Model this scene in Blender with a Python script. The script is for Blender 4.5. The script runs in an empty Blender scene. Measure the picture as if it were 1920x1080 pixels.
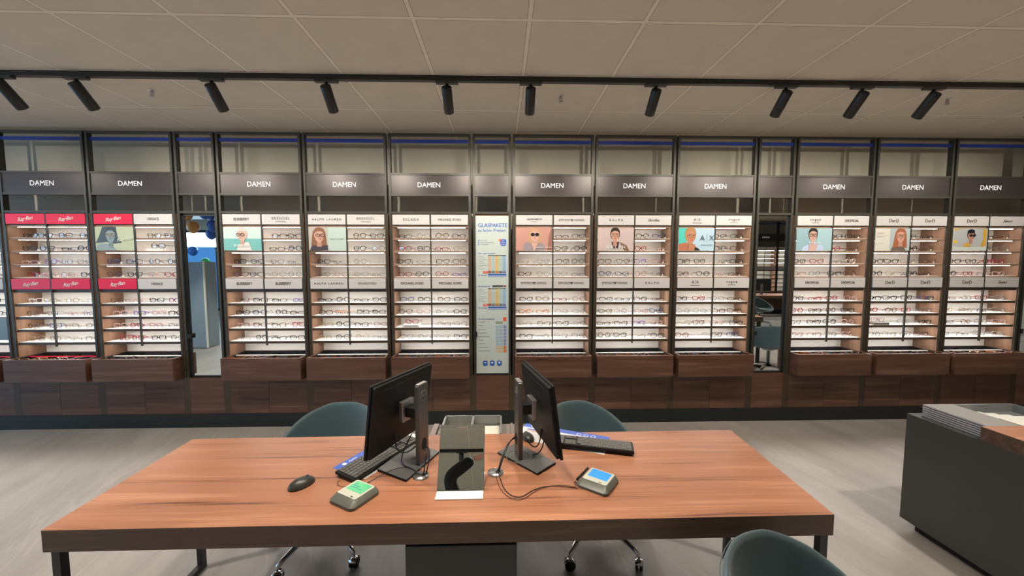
import bpy, bmesh, math, random
from mathutils import Vector, Matrix
PI = math.pi
random.seed(7)
S = bpy.context.scene
COL = S.collection

# ------------------------------------------------------------------ camera
F_PX, YAW, PITCH, ROLL, CAM_Z = 719.84, .0275, .069, -.0004, 1.7286
cd = bpy.data.cameras.new('camera'); cam = bpy.data.objects.new('camera', cd); COL.objects.link(cam)
cd.sensor_width = 36; cd.lens = F_PX / 1920 * 36; cd.clip_start = .02
fwd = Vector((math.sin(YAW)*math.cos(PITCH), math.cos(YAW)*math.cos(PITCH), -math.sin(PITCH)))
rt = Vector((math.cos(YAW), -math.sin(YAW), 0)); up = rt.cross(fwd)
r2 = rt*math.cos(ROLL) + up*math.sin(ROLL); u2 = up*math.cos(ROLL) - rt*math.sin(ROLL)
cam.matrix_world = Matrix(((r2.x, u2.x, -fwd.x, 0), (r2.y, u2.y, -fwd.y, 0), (r2.z, u2.z, -fwd.z, CAM_Z), (0, 0, 0, 1)))
S.camera = cam

# ------------------------------------------------------------------ world, exposure, lights
W = bpy.data.worlds.new('world'); S.world = W; W.use_nodes = True
bg = W.node_tree.nodes['Background']; bg.inputs[0].default_value = (.16, .48, 1, 1); bg.inputs[1].default_value = .75
S.view_settings.view_transform = 'Standard'; S.view_settings.look = 'None'
S.view_settings.gamma = 1; S.view_settings.exposure = 0; S.view_settings.use_curve_mapping = False
S.cycles.max_bounces = 8; S.cycles.diffuse_bounces = 4; S.cycles.glossy_bounces = 4
S.cycles.transparent_max_bounces = 16; S.cycles.sample_clamp_indirect = 4
CEIL = 3.05; FY = 3.983; WALL_Y = 4.30; TRACK_Y = 2.84
WARM = (1, .87, .72); NEUT = (1, .93, .84)

def light(kind, name, loc, aim, power, color, **k):
    l = bpy.data.lights.new(name, kind); l.energy = power; l.color = color
    for a, v in k.items(): setattr(l, a, v)
    o = bpy.data.objects.new(name, l); COL.objects.link(o); o.location = loc
    o.rotation_euler = Vector(aim).to_track_quat('-Z', 'Y').to_euler(); return o
# downlights recessed in the ceiling over the room (their housings are built further down)
DOWN = [(-1.15, 1.75), (-.2, 1.72), (.75, 1.75), (2.9, 1.2), (-3.2, 1.5), (-5.3, 1.5), (5.0, 1.2), (-2.0, -.6), (0.2, -.6), (2.4, -.6), (-5.0, -1.4), (5.0, -1.4), (7.6, -2.4), (8.6, 1.0), (-8, -1), (-1.9, -2.9), (1.2, -2.9)]  # last two are added behind the camera to brighten the rear ceiling
for i, (x, y) in enumerate(DOWN):
    p = 118 if i < 3 else 215
    light('SPOT', 'downlight_lamp', (x, y, CEIL-.03), (0, 0, -1), p, WARM if i < 3 else NEUT, spot_size=math.radians(98 if i < 3 else 84), spot_blend=.8 if i < 3 else .45, shadow_soft_size=.05)
# daylight through the shop windows on the left
light('AREA', 'daylight', (-11.3, 1.0, 1.7), (1, .1, -.12), 170, (.45, .72, 1), shape='RECTANGLE', size=5.5, size_y=2.4)
light('AREA', 'daylight', (-8.8, -4.6, 2.42), (.1, 1, -.1), 45, (.55, .78, 1), shape='RECTANGLE', size=3.6, size_y=.45)

# ------------------------------------------------------------------ materials
def mat(name, color, rough=.5, metal=0, emis=None, estr=0, spec=.5, alpha=1):
    m = bpy.data.materials.new(name); m.use_nodes = True
    b = m.node_tree.nodes['Principled BSDF']
    b.inputs['Base Color'].default_value = (*color, 1); b.inputs['Roughness'].default_value = rough
    b.inputs['Metallic'].default_value = metal; b.inputs['Specular IOR Level'].default_value = spec
    b.inputs['Alpha'].default_value = alpha
    if emis: b.inputs['Emission Color'].default_value = (*emis, 1); b.inputs['Emission Strength'].default_value = estr
    return m
def nt(m): return m.node_tree.nodes, m.node_tree.links
def ramp(N, stops):
    r = N.new('ShaderNodeValToRGB'); e = r.color_ramp.elements
    while len(e) < len(stops): e.new(.5)
    for q, (p, c) in zip(e, stops): q.position = p; q.color = (*c, 1)
    return r
def wood(name, dark, mid, lightc, axis='X', rough=.42, scale=1.0, bands=1.0):
    m = mat(name, mid, rough); N, L = nt(m); b = N['Principled BSDF']
    tc = N.new('ShaderNodeTexCoord'); oi = N.new('ShaderNodeObjectInfo')
    ad = N.new('ShaderNodeVectorMath'); ad.operation = 'MULTIPLY_ADD'
    sp = N.new('ShaderNodeCombineXYZ'); L.new(oi.outputs['Random'], sp.inputs[0]); L.new(oi.outputs['Random'], sp.inputs[1]); L.new(oi.outputs['Random'], sp.inputs[2])
    L.new(sp.outputs[0], ad.inputs[0]); ad.inputs[1].default_value = (37, 23, 11); L.new(tc.outputs['Object'], ad.inputs[2])
    mp = N.new('ShaderNodeMapping'); L.new(ad.outputs[0], mp.inputs[0])
    s = {'X': (.55, 12, 12), 'Z': (12, 12, .55), 'Y': (12, .55, 12)}[axis]; mp.inputs['Scale'].default_value = [q*scale for q in s]
    n1 = N.new('ShaderNodeTexNoise'); n1.inputs['Scale'].default_value = 1.6; n1.inputs['Detail'].default_value = 6; n1.inputs['Roughness'].default_value = .6; n1.inputs['Distortion'].default_value = .45
    L.new(mp.outputs[0], n1.inputs['Vector'])
    mp2 = N.new('ShaderNodeMapping'); L.new(ad.outputs[0], mp2.inputs[0]); mp2.inputs['Scale'].default_value = [q*scale*(8 if q > 1 else 2) for q in s]
    n2 = N.new('ShaderNodeTexNoise'); n2.inputs['Scale'].default_value = 1.5; n2.inputs['Detail'].default_value = 3; L.new(mp2.outputs[0], n2.inputs['Vector'])
    mx = N.new('ShaderNodeMath'); mx.operation = 'MULTIPLY_ADD'; L.new(n2.outputs[0], mx.inputs[0]); mx.inputs[1].default_value = .42; L.new(n1.outputs[0], mx.inputs[2])
    r = ramp(N, [(.50, dark), (.62, mid), (.74, mid), (.88, lightc)]); L.new(mx.outputs[0], r.inputs[0])
    L.new(r.outputs[0], b.inputs['Base Color']); return m
M = {}
M['walnut'] = wood('walnut_veneer', (.045, .019, .011), (.115, .053, .032), (.19, .098, .062), 'X')
M['walnut_side'] = wood('walnut_veneer_upright', (.13, .07, .04), (.215, .12, .072), (.28, .165, .10), 'Z')
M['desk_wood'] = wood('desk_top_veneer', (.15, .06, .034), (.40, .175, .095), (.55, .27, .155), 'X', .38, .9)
M['desk_edge_shaded'] = wood('desk_edge_veneer_shaded', (.045, .024, .015), (.095, .053, .035), (.15, .085, .055), 'X', .4, 1.4)  # same wood as the top, shade on the edge faces put into the colour
M['walnut_light'] = wood('light_walnut', (.26, .13, .08), (.36, .19, .12), (.44, .25, .17), 'X')
M['bronze'] = mat('bronze_paint', (.046, .045, .036), .42, .2)
M['bronze_strip'] = mat('bronze_strip', (.075, .050, .032), .45, .2)
M['shelf_edge_lit'] = mat('taupe_shelf_edge_lit', (.26, .165, .105), .5)  # upper boards only: spotlight brightness put into a paler board colour
M['black'] = mat('black_powder_coat', (.012, .013, .014), .4)
M['black_plastic'] = mat('black_plastic', (.009, .0105, .011), .5, 0, None, 0, .3)
M['matt_black'] = mat('matt_black', (.008, .009, .01), .8)
M['blue'] = mat('blue_strip', (.006, .035, .26), .35)
M['white'] = mat('white_laminate', (.83, .81, .74), .45)
M['white_acrylic'] = mat('white_acrylic', (.86, .85, .82), .3)
M['panel_white'] = mat('brand_plate_white', (.60, .585, .58), .4)
M['kick'] = mat('dark_plinth', (.012, .017, .018), .35)
M['red'] = mat('red_plate', (.74, .004, .045), .4)
M['sign'] = mat('taupe_sign', (.052, .043, .043), .36, .35)
M['letter'] = mat('white_lettering', (.85, .86, .86), .5, 0, (.9, .95, 1), .25)
M['grey_letter'] = mat('grey_lettering', (.03, .03, .028), .6)
M['pale_letter'] = mat('pale_grey_lettering', (.15, .14, .13), .6)
M['white_letter'] = mat('white_print', (.85, .84, .82), .6)
M['led'] = mat('led_strip', (1, 1, 1), .5, 0, (1, .93, .88), 24)
M['mirror'] = mat('mirror_glass', (.88, .93, .90), .0, 1)
M['chrome'] = mat('chrome', (.75, .76, .78), .12, 1)
M['silver'] = mat('brushed_silver', (.42, .42, .42), .32, .8)
M['teal'] = mat('teal_fabric', (.052, .100, .118), .5)
M['screen_dark'] = mat('monitor_grey', (.13, .13, .125), .38, .5)
M['rubber'] = mat('rubber_cable', (.012, .013, .016), .35)
M['taupe'] = mat('taupe_panel', (.21, .175, .165), .45)
M['grey_metal'] = mat('grey_metal', (.24, .25, .25), .4, .3)
M['anthracite'] = mat('anthracite_panel', (.045, .047, .041), .45)
M['pedestal'] = mat('pedestal_anthracite', (.02, .026, .026), .4)
M['paper'] = mat('white_paper', (.78, .77, .68), .7)
M['laminate_grey'] = mat('grey_sample_board', (.30, .29, .27), .5)
M['laminate_edge'] = mat('pale_board_edge', (.55, .55, .56), .5)
M['liner'] = mat('black_velvet_liner', (.006, .006, .009), .9)
M['papblue'] = mat('blue_print', (.05, .13, .62), .4)
M['pad_body'] = mat('pad_grey', (.11, .12, .10), .4)
M['pad_face'] = mat('pad_pale_plate', (.55, .58, .50), .35)
M['lcd_green'] = mat('green_display', (.10, .42, .20), .2, 0, (.12, .62, .30), .35)
M['lcd_blue'] = mat('blue_display', (.03, .25, .75), .2, 0, (.03, .30, .95), .45)
M['skin'] = mat('skin', (.62, .33, .25), .5)
M['cloth_black'] = mat('black_sweater', (.008, .008, .009), .85)
M['hair'] = mat('dark_hair', (.02, .013, .01), .5)
M['wall'] = mat('greige_wall', (.44, .42, .335), .8)
M['wall_dark'] = mat('greige_wall_low', (.48, .46, .42), .8)
M['lens'] = None
def glassmat(name, tint, gl=.08):
    m = bpy.data.materials.new(name); m.use_nodes = True; N, L = nt(m); N.clear()
    o = N.new('ShaderNodeOutputMaterial'); t = N.new('ShaderNodeBsdfTransparent'); g = N.new('ShaderNodeBsdfGlossy'); x = N.new('ShaderNodeMixShader')
    t.inputs[0].default_value = (*tint, 1); g.inputs['Roughness'].default_value = .03; x.inputs[0].default_value = gl
    L.new(t.outputs[0], x.inputs[1]); L.new(g.outputs[0], x.inputs[2]); L.new(x.outputs[0], o.inputs[0]); return m
M['lens'] = glassmat('clear_lens', (.97, .98, .98)); M['pane'] = glassmat('window_glass', (.8, .9, 1), .06)
M['teal'].node_tree.nodes['Principled BSDF'].inputs['Sheen Weight'].default_value = .35
FC = {'k': ('black', (.012, .012, .013)), 'n': ('navy blue', (.02, .04, .13)), 'b': ('dark brown', (.10, .045, .025)), 'r': ('red', (.24, .018, .028)),
      'p': ('rose pink', (.48, .29, .27)), 'g': ('thin gold', (.60, .44, .24)), 's': ('thin grey metal', (.22, .22, .23)), 'c': ('clear grey', (.52, .50, .48)),
      'o': ('orange', (.55, .17, .04)), 'v': ('violet', (.16, .08, .30)), 'l': ('pale blue', (.25, .35, .42))}
FM = {k: mat('frame_'+v[0].replace(' ', '_'), v[1], .25, .6 if k in 'gs' else 0) for k, v in FC.items()}
for i, c in enumerate([(.30, .14, .07), (.08, .05, .04), (.05, .07, .06), (.20, .12, .13)]): M['sun%d' % i] = mat('sun_lens', c, .08, .3)

# tiled ceiling
m = M['ceiling'] = mat('ceiling_tiles', (.64, .59, .50), .85); N, L = nt(m)
geo = N.new('ShaderNodeNewGeometry'); sx = N.new('ShaderNodeSeparateXYZ'); L.new(geo.outputs['Position'], sx.inputs[0])
def tile_dist(out, off, period=.64):
    a = N.new('ShaderNodeMath'); a.operation = 'SUBTRACT'; L.new(out, a.inputs[0]); a.inputs[1].default_value = off
    p = N.new('ShaderNodeMath'); p.operation = 'PINGPONG'; L.new(a.outputs[0], p.inputs[0]); p.inputs[1].default_value = period/2; return p.outputs[0]
mn = N.new('ShaderNodeMath'); mn.operation = 'MINIMUM'; L.new(tile_dist(sx.outputs[0], .158), mn.inputs[0]); L.new(tile_dist(sx.outputs[1], 2.201), mn.inputs[1])
mr = N.new('ShaderNodeMapRange'); L.new(mn.outputs[0], mr.inputs[0]); mr.inputs[2].default_value = .03
rp = ramp(N, [(0, (.80, .745, .65)), (.36, (.80, .745, .65)), (.42, (.28, .25, .21)), (.47, (.28, .25, .21)), (.53, (.64, .59, .50))]); rp.color_ramp.interpolation = 'LINEAR'; L.new(mr.outputs[0], rp.inputs[0])
nz = N.new('ShaderNodeTexNoise'); nz.inputs['Scale'].default_value = 7; nz.inputs['Detail'].default_value = 5; L.new(geo.outputs['Position'], nz.inputs['Vector'])
nm = N.new('ShaderNodeMapRange'); L.new(nz.outputs[0], nm.inputs[0]); nm.inputs[3].default_value = .92; nm.inputs[4].default_value = 1.07
vm = N.new('ShaderNodeVectorMath'); vm.operation = 'SCALE'; L.new(rp.outputs[0], vm.inputs[0]); L.new(nm.outputs[0], vm.inputs[3]); L.new(vm.outputs[0], N['Principled BSDF'].inputs['Base Color'])
# stone-look vinyl floor with diagonal veins
m = M['floor'] = mat('stone_floor', (.3, .27, .24), .42); N, L = nt(m)
geo = N.new('ShaderNodeNewGeometry'); pr_ = N.new('ShaderNodeMapping'); L.new(geo.outputs['Position'], pr_.inputs[0]); pr_.inputs['Rotation'].default_value = (0, 0, math.radians(-14))
mp = N.new('ShaderNodeMapping'); L.new(pr_.outputs[0], mp.inputs[0]); mp.inputs['Scale'].default_value = (3.4, .55, 1)
a = N.new('ShaderNodeTexNoise'); a.inputs['Scale'].default_value = 1.3; a.inputs['Detail'].default_value = 7; a.inputs['Roughness'].default_value = .62; a.inputs['Distortion'].default_value = .5; L.new(mp.outputs[0], a.inputs['Vector'])
ra = ramp(N, [(.3, (.27, .25, .225)), (.5, (.32, .297, .268)), (.72, (.37, .345, .312))]); L.new(a.outputs[0], ra.inputs[0])
pr2 = N.new('ShaderNodeMapping'); L.new(geo.outputs['Position'], pr2.inputs[0]); pr2.inputs['Rotation'].default_value = (0, 0, math.radians(-24))
mp2 = N.new('ShaderNodeMapping'); L.new(pr2.outputs[0], mp2.inputs[0]); mp2.inputs['Scale'].default_value = (1.3, .16, 1)
v = N.new('ShaderNodeTexNoise'); v.inputs['Scale'].default_value = 1.6; v.inputs['Detail'].default_value = 4; v.inputs['Distortion'].default_value = 1.0; L.new(mp2.outputs[0], v.inputs['Vector'])
vs = N.new('ShaderNodeMath'); vs.operation = 'SUBTRACT'; L.new(v.outputs[0], vs.inputs[0]); vs.inputs[1].default_value = .5
va = N.new('ShaderNodeMath'); va.operation = 'ABSOLUTE'; L.new(vs.outputs[0], va.inputs[0])
vr = ramp(N, [(0, (.28, .28, .28)), (.009, (0, 0, 0))]); L.new(va.outputs[0], vr.inputs[0])
fl = N.new('ShaderNodeMix'); fl.data_type = 'RGBA'; L.new(vr.outputs[0], fl.inputs[0]); L.new(ra.outputs[0], fl.inputs[6]); fl.inputs[7].default_value = (.50, .465, .42, 1)
br = N.new('ShaderNodeTexBrick'); L.new(geo.outputs['Position'], br.inputs['Vector']); br.inputs['Scale'].default_value = 1; br.inputs['Brick Width'].default_value = .457; br.inputs['Row Height'].default_value = .914; br.offset = .5
br.inputs['Mortar Size'].default_value = .002; br.inputs['Color1'].default_value = (1, 1, 1, 1); br.inputs['Color2'].default_value = (.93, .93, .93, 1); br.inputs['Mortar'].default_value = (.85, .85, .85, 1)
mm = N.new('ShaderNodeMix'); mm.data_type = 'RGBA'; mm.blend_type = 'MULTIPLY'; mm.inputs[0].default_value = 1; L.new(fl.outputs[2], mm.inputs[6]); L.new(br.outputs[0], mm.inputs[7]); L.new(mm.outputs[2], N['Principled BSDF'].inputs['Base Color'])

# ------------------------------------------------------------------ mesh helpers
class MB:
    def __init__(s): s.v, s.f, s.mi, s.mats, s.smooth = [], [], [], [], []
    def idx(s, m):
        if m not in s.mats: s.mats.append(m)
        return s.mats.index(m)
    def add(s, vs, fs, m, smooth=False, T=None):
        n = len(s.v); k = s.idx(m)
        if T is not None: vs = [T @ Vector(q) for q in vs]
        s.v += [tuple(q) for q in vs]; s.f += [tuple(n+i for i in f) for f in fs]; s.mi += [k]*len(fs); s.smooth += [smooth]*len(fs); return s
    def box(s, x0, x1, y0, y1, z0, z1, m, T=None):
        vs = [(x, y, z) for x in (x0, x1) for y in (y0, y1) for z in (z0, z1)]
        return s.add(vs, [(0, 1, 3, 2), (4, 6, 7, 5), (0, 4, 5, 1), (2, 3, 7, 6), (0, 2, 6, 4), (1, 5, 7, 3)], m, T=T)
    def prism(s, pts, d0, d1, m, plane='XZ', T=None):     # closed outline extruded
        n = len(pts); P = {'XZ': lambda a, b, d: (a, d, b), 'XY': lambda a, b, d: (a, b, d), 'YZ': lambda a, b, d: (d, a, b)}[plane]
        vs = [P(a, b, d0) for a, b in pts] + [P(a, b, d1) for a, b in pts]
        fs = [tuple(range(n))[::-1], tuple(range(n, 2*n))] + [(i, (i+1) % n, n+(i+1) % n, n+i) for i in range(n)]
        return s.add(vs, fs, m, T=T)
    def loft(s, A, B, z0, z1, m):
        n = len(A); vs = [(x, y, z0) for x, y in A]+[(x, y, z1) for x, y in B]
        return s.add(vs, [tuple(range(n, 2*n))]+[(i, (i+1) % n, n+(i+1) % n, n+i) for i in range(n)], m, True)
    def tube(s, pts, r, m, n=8, closed=False, T=None, cap=True):
        pts = [Vector(p) for p in pts]; rs = r if isinstance(r, (list, tuple)) else [r]*len(pts)
        vs, k = [], len(pts); prev = None
        for i, p in enumerate(pts):
            t = (pts[(i+1) % k]-pts[i-1]) if closed else (pts[min(i+1, k-1)]-pts[max(i-1, 0)])
            t.normalize()
            ref = prev if prev is not None else (Vector((0, 0, 1)) if abs(t.z) < .9 else Vector((1, 0, 0)))
            a = (ref - t*ref.dot(t)).normalized(); b = t.cross(a); prev = a
            vs += [p+a*math.cos(2*PI*j/n)*rs[i]+b*math.sin(2*PI*j/n)*rs[i] for j in range(n)]
        fs = []
        for i in range(k if closed else k-1):
            q = (i+1) % k
            fs += [(i*n+j, i*n+(j+1) % n, q*n+(j+1) % n, q*n+j) for j in range(n)]
        if cap and not closed: fs += [tuple(range(n))[::-1], tuple(range((k-1)*n, k*n))]
        return s.add(vs, fs, m, True, T)
    def cyl(s, p0, p1, r, m, n=20, T=None):
        return s.tube([p0, p1], r, m, n, T=T)
    def build(s, name, parent=None, bevel=0, loc=None, subsurf=0, seg=2):
        me = bpy.data.meshes.new(name); me.from_pydata(s.v, [], s.f); me.update()
        for m in s.mats: me.materials.append(m)
        me.polygons.foreach_set('material_index', s.mi); me.polygons.foreach_set('use_smooth', s.smooth)
        bm = bmesh.new(); bm.from_mesh(me); bmesh.ops.recalc_face_normals(bm, faces=bm.faces); bm.to_mesh(me); bm.free()
        o = bpy.data.objects.new(name, me); COL.objects.link(o)
        if parent: o.parent = parent
        if loc: o.location = loc
        if bevel:
            b = o.modifiers.new('bevel', 'BEVEL'); b.width = bevel; b.segments = seg; b.limit_method = 'ANGLE'; b.angle_limit = math.radians(40)
        if subsurf:
            b = o.modifiers.new('sub', 'SUBSURF'); b.levels = b.render_levels = subsurf
        return o
def box(name, x0, x1, y0, y1, z0, z1, m, parent=None, bevel=0):
    return MB().box(x0, x1, y0, y1, z0, z1, m).build(name, parent, bevel)
def tag(o, label=None, cat=None, group=None, kind=None):
    for k, v in (('label', label), ('category', cat), ('group', group), ('kind', kind)):
        if v: o[k] = v
    return o
def thing(name, label, cat, loc=(0, 0, 0), rz=0, group=None):
    o = bpy.data.objects.new(name, None); COL.objects.link(o); o.location = loc; o.rotation_euler = (0, 0, rz); o.empty_display_size = .05
    return tag(o, label, cat, group)
def copy_tree(o, parent=None):
    c = o.copy(); COL.objects.link(c)
    if parent: c.parent = parent
    for ch in o.children: copy_tree(ch, c)
    return c
def struct(o): o['kind'] = 'structure'; return o
def text(body, name, parent, x, y, z, size, m, align='CENTER', rot=(PI/2, 0, 0), bold=0, shear=0, sx=1, space=1, depth=.0006):
    c = bpy.data.curves.new(name, 'FONT'); c.body = body; c.size = size; c.align_x = align; c.align_y = 'CENTER'
    c.offset = 0; c.shear = shear; c.extrude = depth; c.space_character = space; c.resolution_u = 3; c.materials.append(m)
    o = bpy.data.objects.new(name, c); COL.objects.link(o); o.parent = parent; o.location = (x, y, z); o.rotation_euler = rot; o.scale = (sx, 1, 1)
    if bold:
        o2 = o.copy(); COL.objects.link(o2); o2.location = (x+bold*.9*(-1 if abs(rot[2]) > 3 else 1), y-.0001, z)
    return o
def rrect(w, h, r, n=4, cx=0, cy=0):
    p = []
    for qx, qy, a0 in ((1, 1, 0), (-1, 1, 90), (-1, -1, 180), (1, -1, 270)):
        for k in range(n+1):
            a = math.radians(a0+90*k/n); p.append((cx+qx*(w/2-r)+r*math.cos(a), cy+qy*(h/2-r)+r*math.sin(a)))
    return p
def ell(cx, cy, rx, ry, n=16, a0=0, a1=360): return [(cx+rx*math.cos(math.radians(a0+(a1-a0)*k/n)), cy+ry*math.sin(math.radians(a0+(a1-a0)*k/n))) for k in range(n+(a1-a0 < 360))]

# ------------------------------------------------------------------ room shell
XL, XR, YB = -11.5, 11.5, -4.75
struct(box('floor', XL-.2, XR+.2, YB-.2, WALL_Y+.2, -.1, 0, M['floor']))
struct(box('ceiling', XL-.2, XR+.2, YB-.2, WALL_Y+.2, CEIL, CEIL+.1, M['ceiling']))
struct(box('wall_far', XL-.2, XR+.2, WALL_Y, WALL_Y+.15, 0, CEIL, M['wall']))
struct(box('wall_right', XR, XR+.15, YB, WALL_Y, 0, CEIL, M['wall']))
b = MB(); b.box(XL-.15, XL, YB, -1.9, 0, CEIL, M['wall']).box(XL-.15, XL, 3.8, WALL_Y, 0, CEIL, M['wall']).box(XL-.15, XL, -1.9, 3.8, 0, .12, M['wall']).box(XL-.15, XL, -1.9, 3.8, 2.8, CEIL, M['wall'])
struct(b.build('wall_left'))
b = MB(); b.box(-5.9, XR, YB-.15, YB, 0, CEIL, M['wall']).box(XL, -11.0, YB-.15, YB, 0, CEIL, M['wall']).box(-11.0, -5.9, YB-.15, YB, 0, .12, M['wall']).box(-11.0, -5.9, YB-.15, YB, 2.75, CEIL, M['wall'])
struct(b.build('wall_back'))
def window(name, fn, n):
    w = struct(bpy.data.objects.new(name, None)); COL.objects.link(w)
    fn(w)
def wback(w):
    b = MB()
    for k in range(4): x = -11.0+k*1.7-.03*(k == 3); b.box(x, x+.07, YB-.1, YB-.02, .12, 2.75, M['black'])
    b.box(-11, -5.9, YB-.1, YB-.02, .12, .2, M['black']).box(-11, -5.9, YB-.1, YB-.02, 2.67, 2.75, M['black']); b.build('window_frame', w)
    box('pane', -11, -5.9, YB-.07, YB-.06, .15, 2.7, M['pane'], w)
def wleft(w):
    b = MB()
    for k in range(4): y = -1.9+k*1.88; b.box(XL-.1, XL-.02, y, y+.07, .12, 2.8, M['black'])
    b.box(XL-.1, XL-.02, -1.9, 3.8, .12, .2, M['black']).box(XL-.1, XL-.02, -1.9, 3.8, 2.72, 2.8, M['black']); b.build('window_frame', w)
    box('pane', XL-.07, XL-.06, -1.9, 3.8, .15, 2.75, M['pane'], w)
window('window_1', wback, 4); window('window_2', wleft, 4)

# ------------------------------------------------------------------ shelving wall
P, N_, FRAME_X0 = .85, .4097, .1093
NARROW = {3, 7, 11, 15}
bx = {8: FRAME_X0}
for k in range(9, 17): bx[k] = bx[k-1] + (N_ if (k-1) in NARROW else P)
for k in range(7, -1, -1): bx[k] = bx[k+1] - (N_ if k in NARROW else P)
ROW_Z = [1.969, 1.838, 1.703, 1.570, 1.303, 1.170, 1.041, .907]        # shelf heights, top to bottom
ORD = {1: 'first', 2: 'second', 4: 'third', 5: 'fourth', 6: 'fifth', 8: 'sixth', 9: 'seventh', 10: 'eighth', 12: 'ninth', 13: 'tenth', 14: 'eleventh'}
WORD = ['top', 'second', 'third', 'fourth', 'fifth', 'sixth', 'seventh', 'lowest']
G, T_ = .011, .022                                                       # gap and tube width of the frames
BRANDS = {  # top left, top right, middle left, middle right
 1: ('RAY', 'RAY', 'RAY', 'RAY'), 2: ('RAY', 'VERSACE', 'RAY', 'VERSACE'), 4: ('BURBERRY', 'BRENDEL', 'BURBERRY', 'BURBERRY'),
 5: ('RALPH LAUREN', 'BRENDEL', 'RALPH LAUREN', 'SWAROVSKI'), 6: ('ESCADA', 'MICHAEL KORS', 'MICHAEL KORS', 'MICHAEL KORS'),
 8: ("HUMPHREY'S", 'EMPORIO ARMANI', 'EMPORIO ARMANI', 'EMPORIO ARMANI'), 9: ('RALPH', 'Sferoflex', 'EMPORIO ARMANI', 'RALPH'),
 10: ('A|X', 'vogue', 'A|X', 'vogue'), 12: ('vogue', 'UNOFFICIAL', 'UNOFFICIAL', 'UNOFFICIAL'), 13: ('DerD', 'DerD', 'DerD', 'DerD'), 14: ('DerD', 'Seen', 'DerD', 'Seen'),
 0: ('', '', '', ''), 20: ('', '', '', '')}
def brand(kind, plate, x, z):
    y = -.0015
    if kind == 'RAY':
        text('Ray·Ban', 'lettering', plate, x, y, z, .052, M['white_letter'], rot=(PI/2, -.16, 0), shear=.4, sx=1.0, space=.9)
    elif kind == 'VERSACE': text(kind, 'lettering', plate, x, y, z, .036, M['grey_letter'], sx=.8)
    elif kind == 'BURBERRY': text(kind, 'lettering', plate, x, y, z, .040, M['grey_letter'], sx=.82, bold=.0004)
    elif kind == 'BRENDEL':
        text(kind, 'lettering', plate, x, y, z+.010, .040, M['pale_letter'], space=1.15); text('EYEWEAR', 'lettering', plate, x, y, z-.022, .019, M['pale_letter'], space=1.3)
    elif kind == 'RALPH LAUREN': text(kind, 'lettering', plate, x, y, z, .031, M['grey_letter'], space=1.45)
    elif kind == 'SWAROVSKI': text(kind, 'lettering', plate, x, y, z, .034, M['pale_letter'])
    elif kind == 'ESCADA': text(kind, 'lettering', plate, x, y, z, .036, M['grey_letter'], space=1.3)
    elif kind == 'MICHAEL KORS': text(kind, 'lettering', plate, x, y, z, .034, M['grey_letter'], bold=.0005)
    elif kind == "HUMPHREY'S":
        text(kind, 'lettering', plate, x, y, z+.006, .027, M['grey_letter'], bold=.0012); text('eyewear', 'lettering', plate, x, y, z-.016, .015, M['grey_letter'], space=1.3)
    elif kind == 'EMPORIO ARMANI':
        text('EMPORIO', 'lettering', plate, x-.080, y, z, .034, M['pale_letter'], sx=.80); text('ARMANI', 'lettering', plate, x+.078, y, z, .034, M['pale_letter'], sx=.80)
        e = MB()
        for s in (-1, 1):
            for q in range(3): e.box(x+s*(.004+.0), x+s*(.022-q*.005), y-.001, y, z+.008-q*.008, z+.011-q*.008, M['grey_letter'])
        e.box(x-.003, x+.003, y-.001, y, z-.012, z+.012, M['grey_letter']); e.build('emblem', plate)
    elif kind == 'RALPH': text(kind, 'lettering', plate, x, y, z, .033, M['grey_letter'], space=1.7)
    elif kind == 'Sferoflex': text(kind, 'lettering', plate, x, y, z, .040, M['grey_letter'], shear=.3, sx=.85, bold=.0005)
    elif kind == 'A|X':
        text('A', 'lettering', plate, x-.024, y, z+.008, .040, M['grey_letter']); text('X', 'lettering', plate, x+.024, y, z+.008, .040, M['grey_letter'])
        MB().box(x-.0008, x+.0008, y-.001, y, z-.012, z+.03, M['grey_letter']).build('lettering', plate); text('ARMANI EXCHANGE', 'lettering', plate, x, y, z-.026, .0105, M['grey_letter'])
    elif kind == 'vogue':
        text(kind, 'lettering', plate, x, y, z+.012, .038, M['grey_letter'], space=1.35); text('EYEWEAR', 'lettering', plate, x, y, z-.022, .013, M['grey_letter'], space=1.6)
    elif kind == 'UNOFFICIAL': text(kind, 'lettering', plate, x, y, z, .038, M['grey_letter'], sx=.72, bold=.0006)
    elif kind == 'DerD': text(kind, 'lettering', plate, x, y, z, .048, M['grey_letter'], sx=.95)
    elif kind == 'Seen': text(kind, 'lettering', plate, x, y, z, .042, M['grey_letter'], shear=.5, sx=1.25)

def build_frame(u, w, narrow, sign, detail=True):
    fr = MB(); x0, x1 = G, w-G
    for a in (x0, x1-T_): fr.box(a, a+T_, 0, .05, .53, 3.016, M['bronze'])
    i0, i1 = x0+T_, x1-T_
    for z0, z1 in ((2.994, 3.016), (2.603, 2.622), (2.392, 2.414), (2.213, 2.236)): fr.box(i0, i1, .002, .048, z0, z1, M['bronze'])
    fr.build('frame', u)
    box('blue_strip', i0, i1, .015, .03, 2.925, 2.958, M['blue'], u)
    s = box('category_sign', i0, i1, .008, .030, 2.415, 2.602, M['sign'], u)
    if sign: text('DAMEN', 'lettering', s, w/2-.01, .006, 2.503, .070, M['letter'], sx=.98)
def base_unit(u, w, narrow):
    i0, i1 = G+T_, w-G-T_
    box('base_cabinet', i0, i1, .022, .30, .146, .53, M['bronze_strip'], u)
    hw = [(i0, i1)] if narrow else [(i0, w/2-.0015), (w/2+.0015, i1)]
    MB().box(0, i0-.001, .004, .021, .147, .529, M['bronze_strip']).box(i1+.001, w, .004, .021, .147, .529, M['bronze_strip']).build('edge_strip', u)
    for a, c in hw: box('door', a, c, .004, .021, .148, .527, M['walnut'], u)
    box('plinth', 0.0, w, .003, .29, 0, .145, M['kick'], u)

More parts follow.
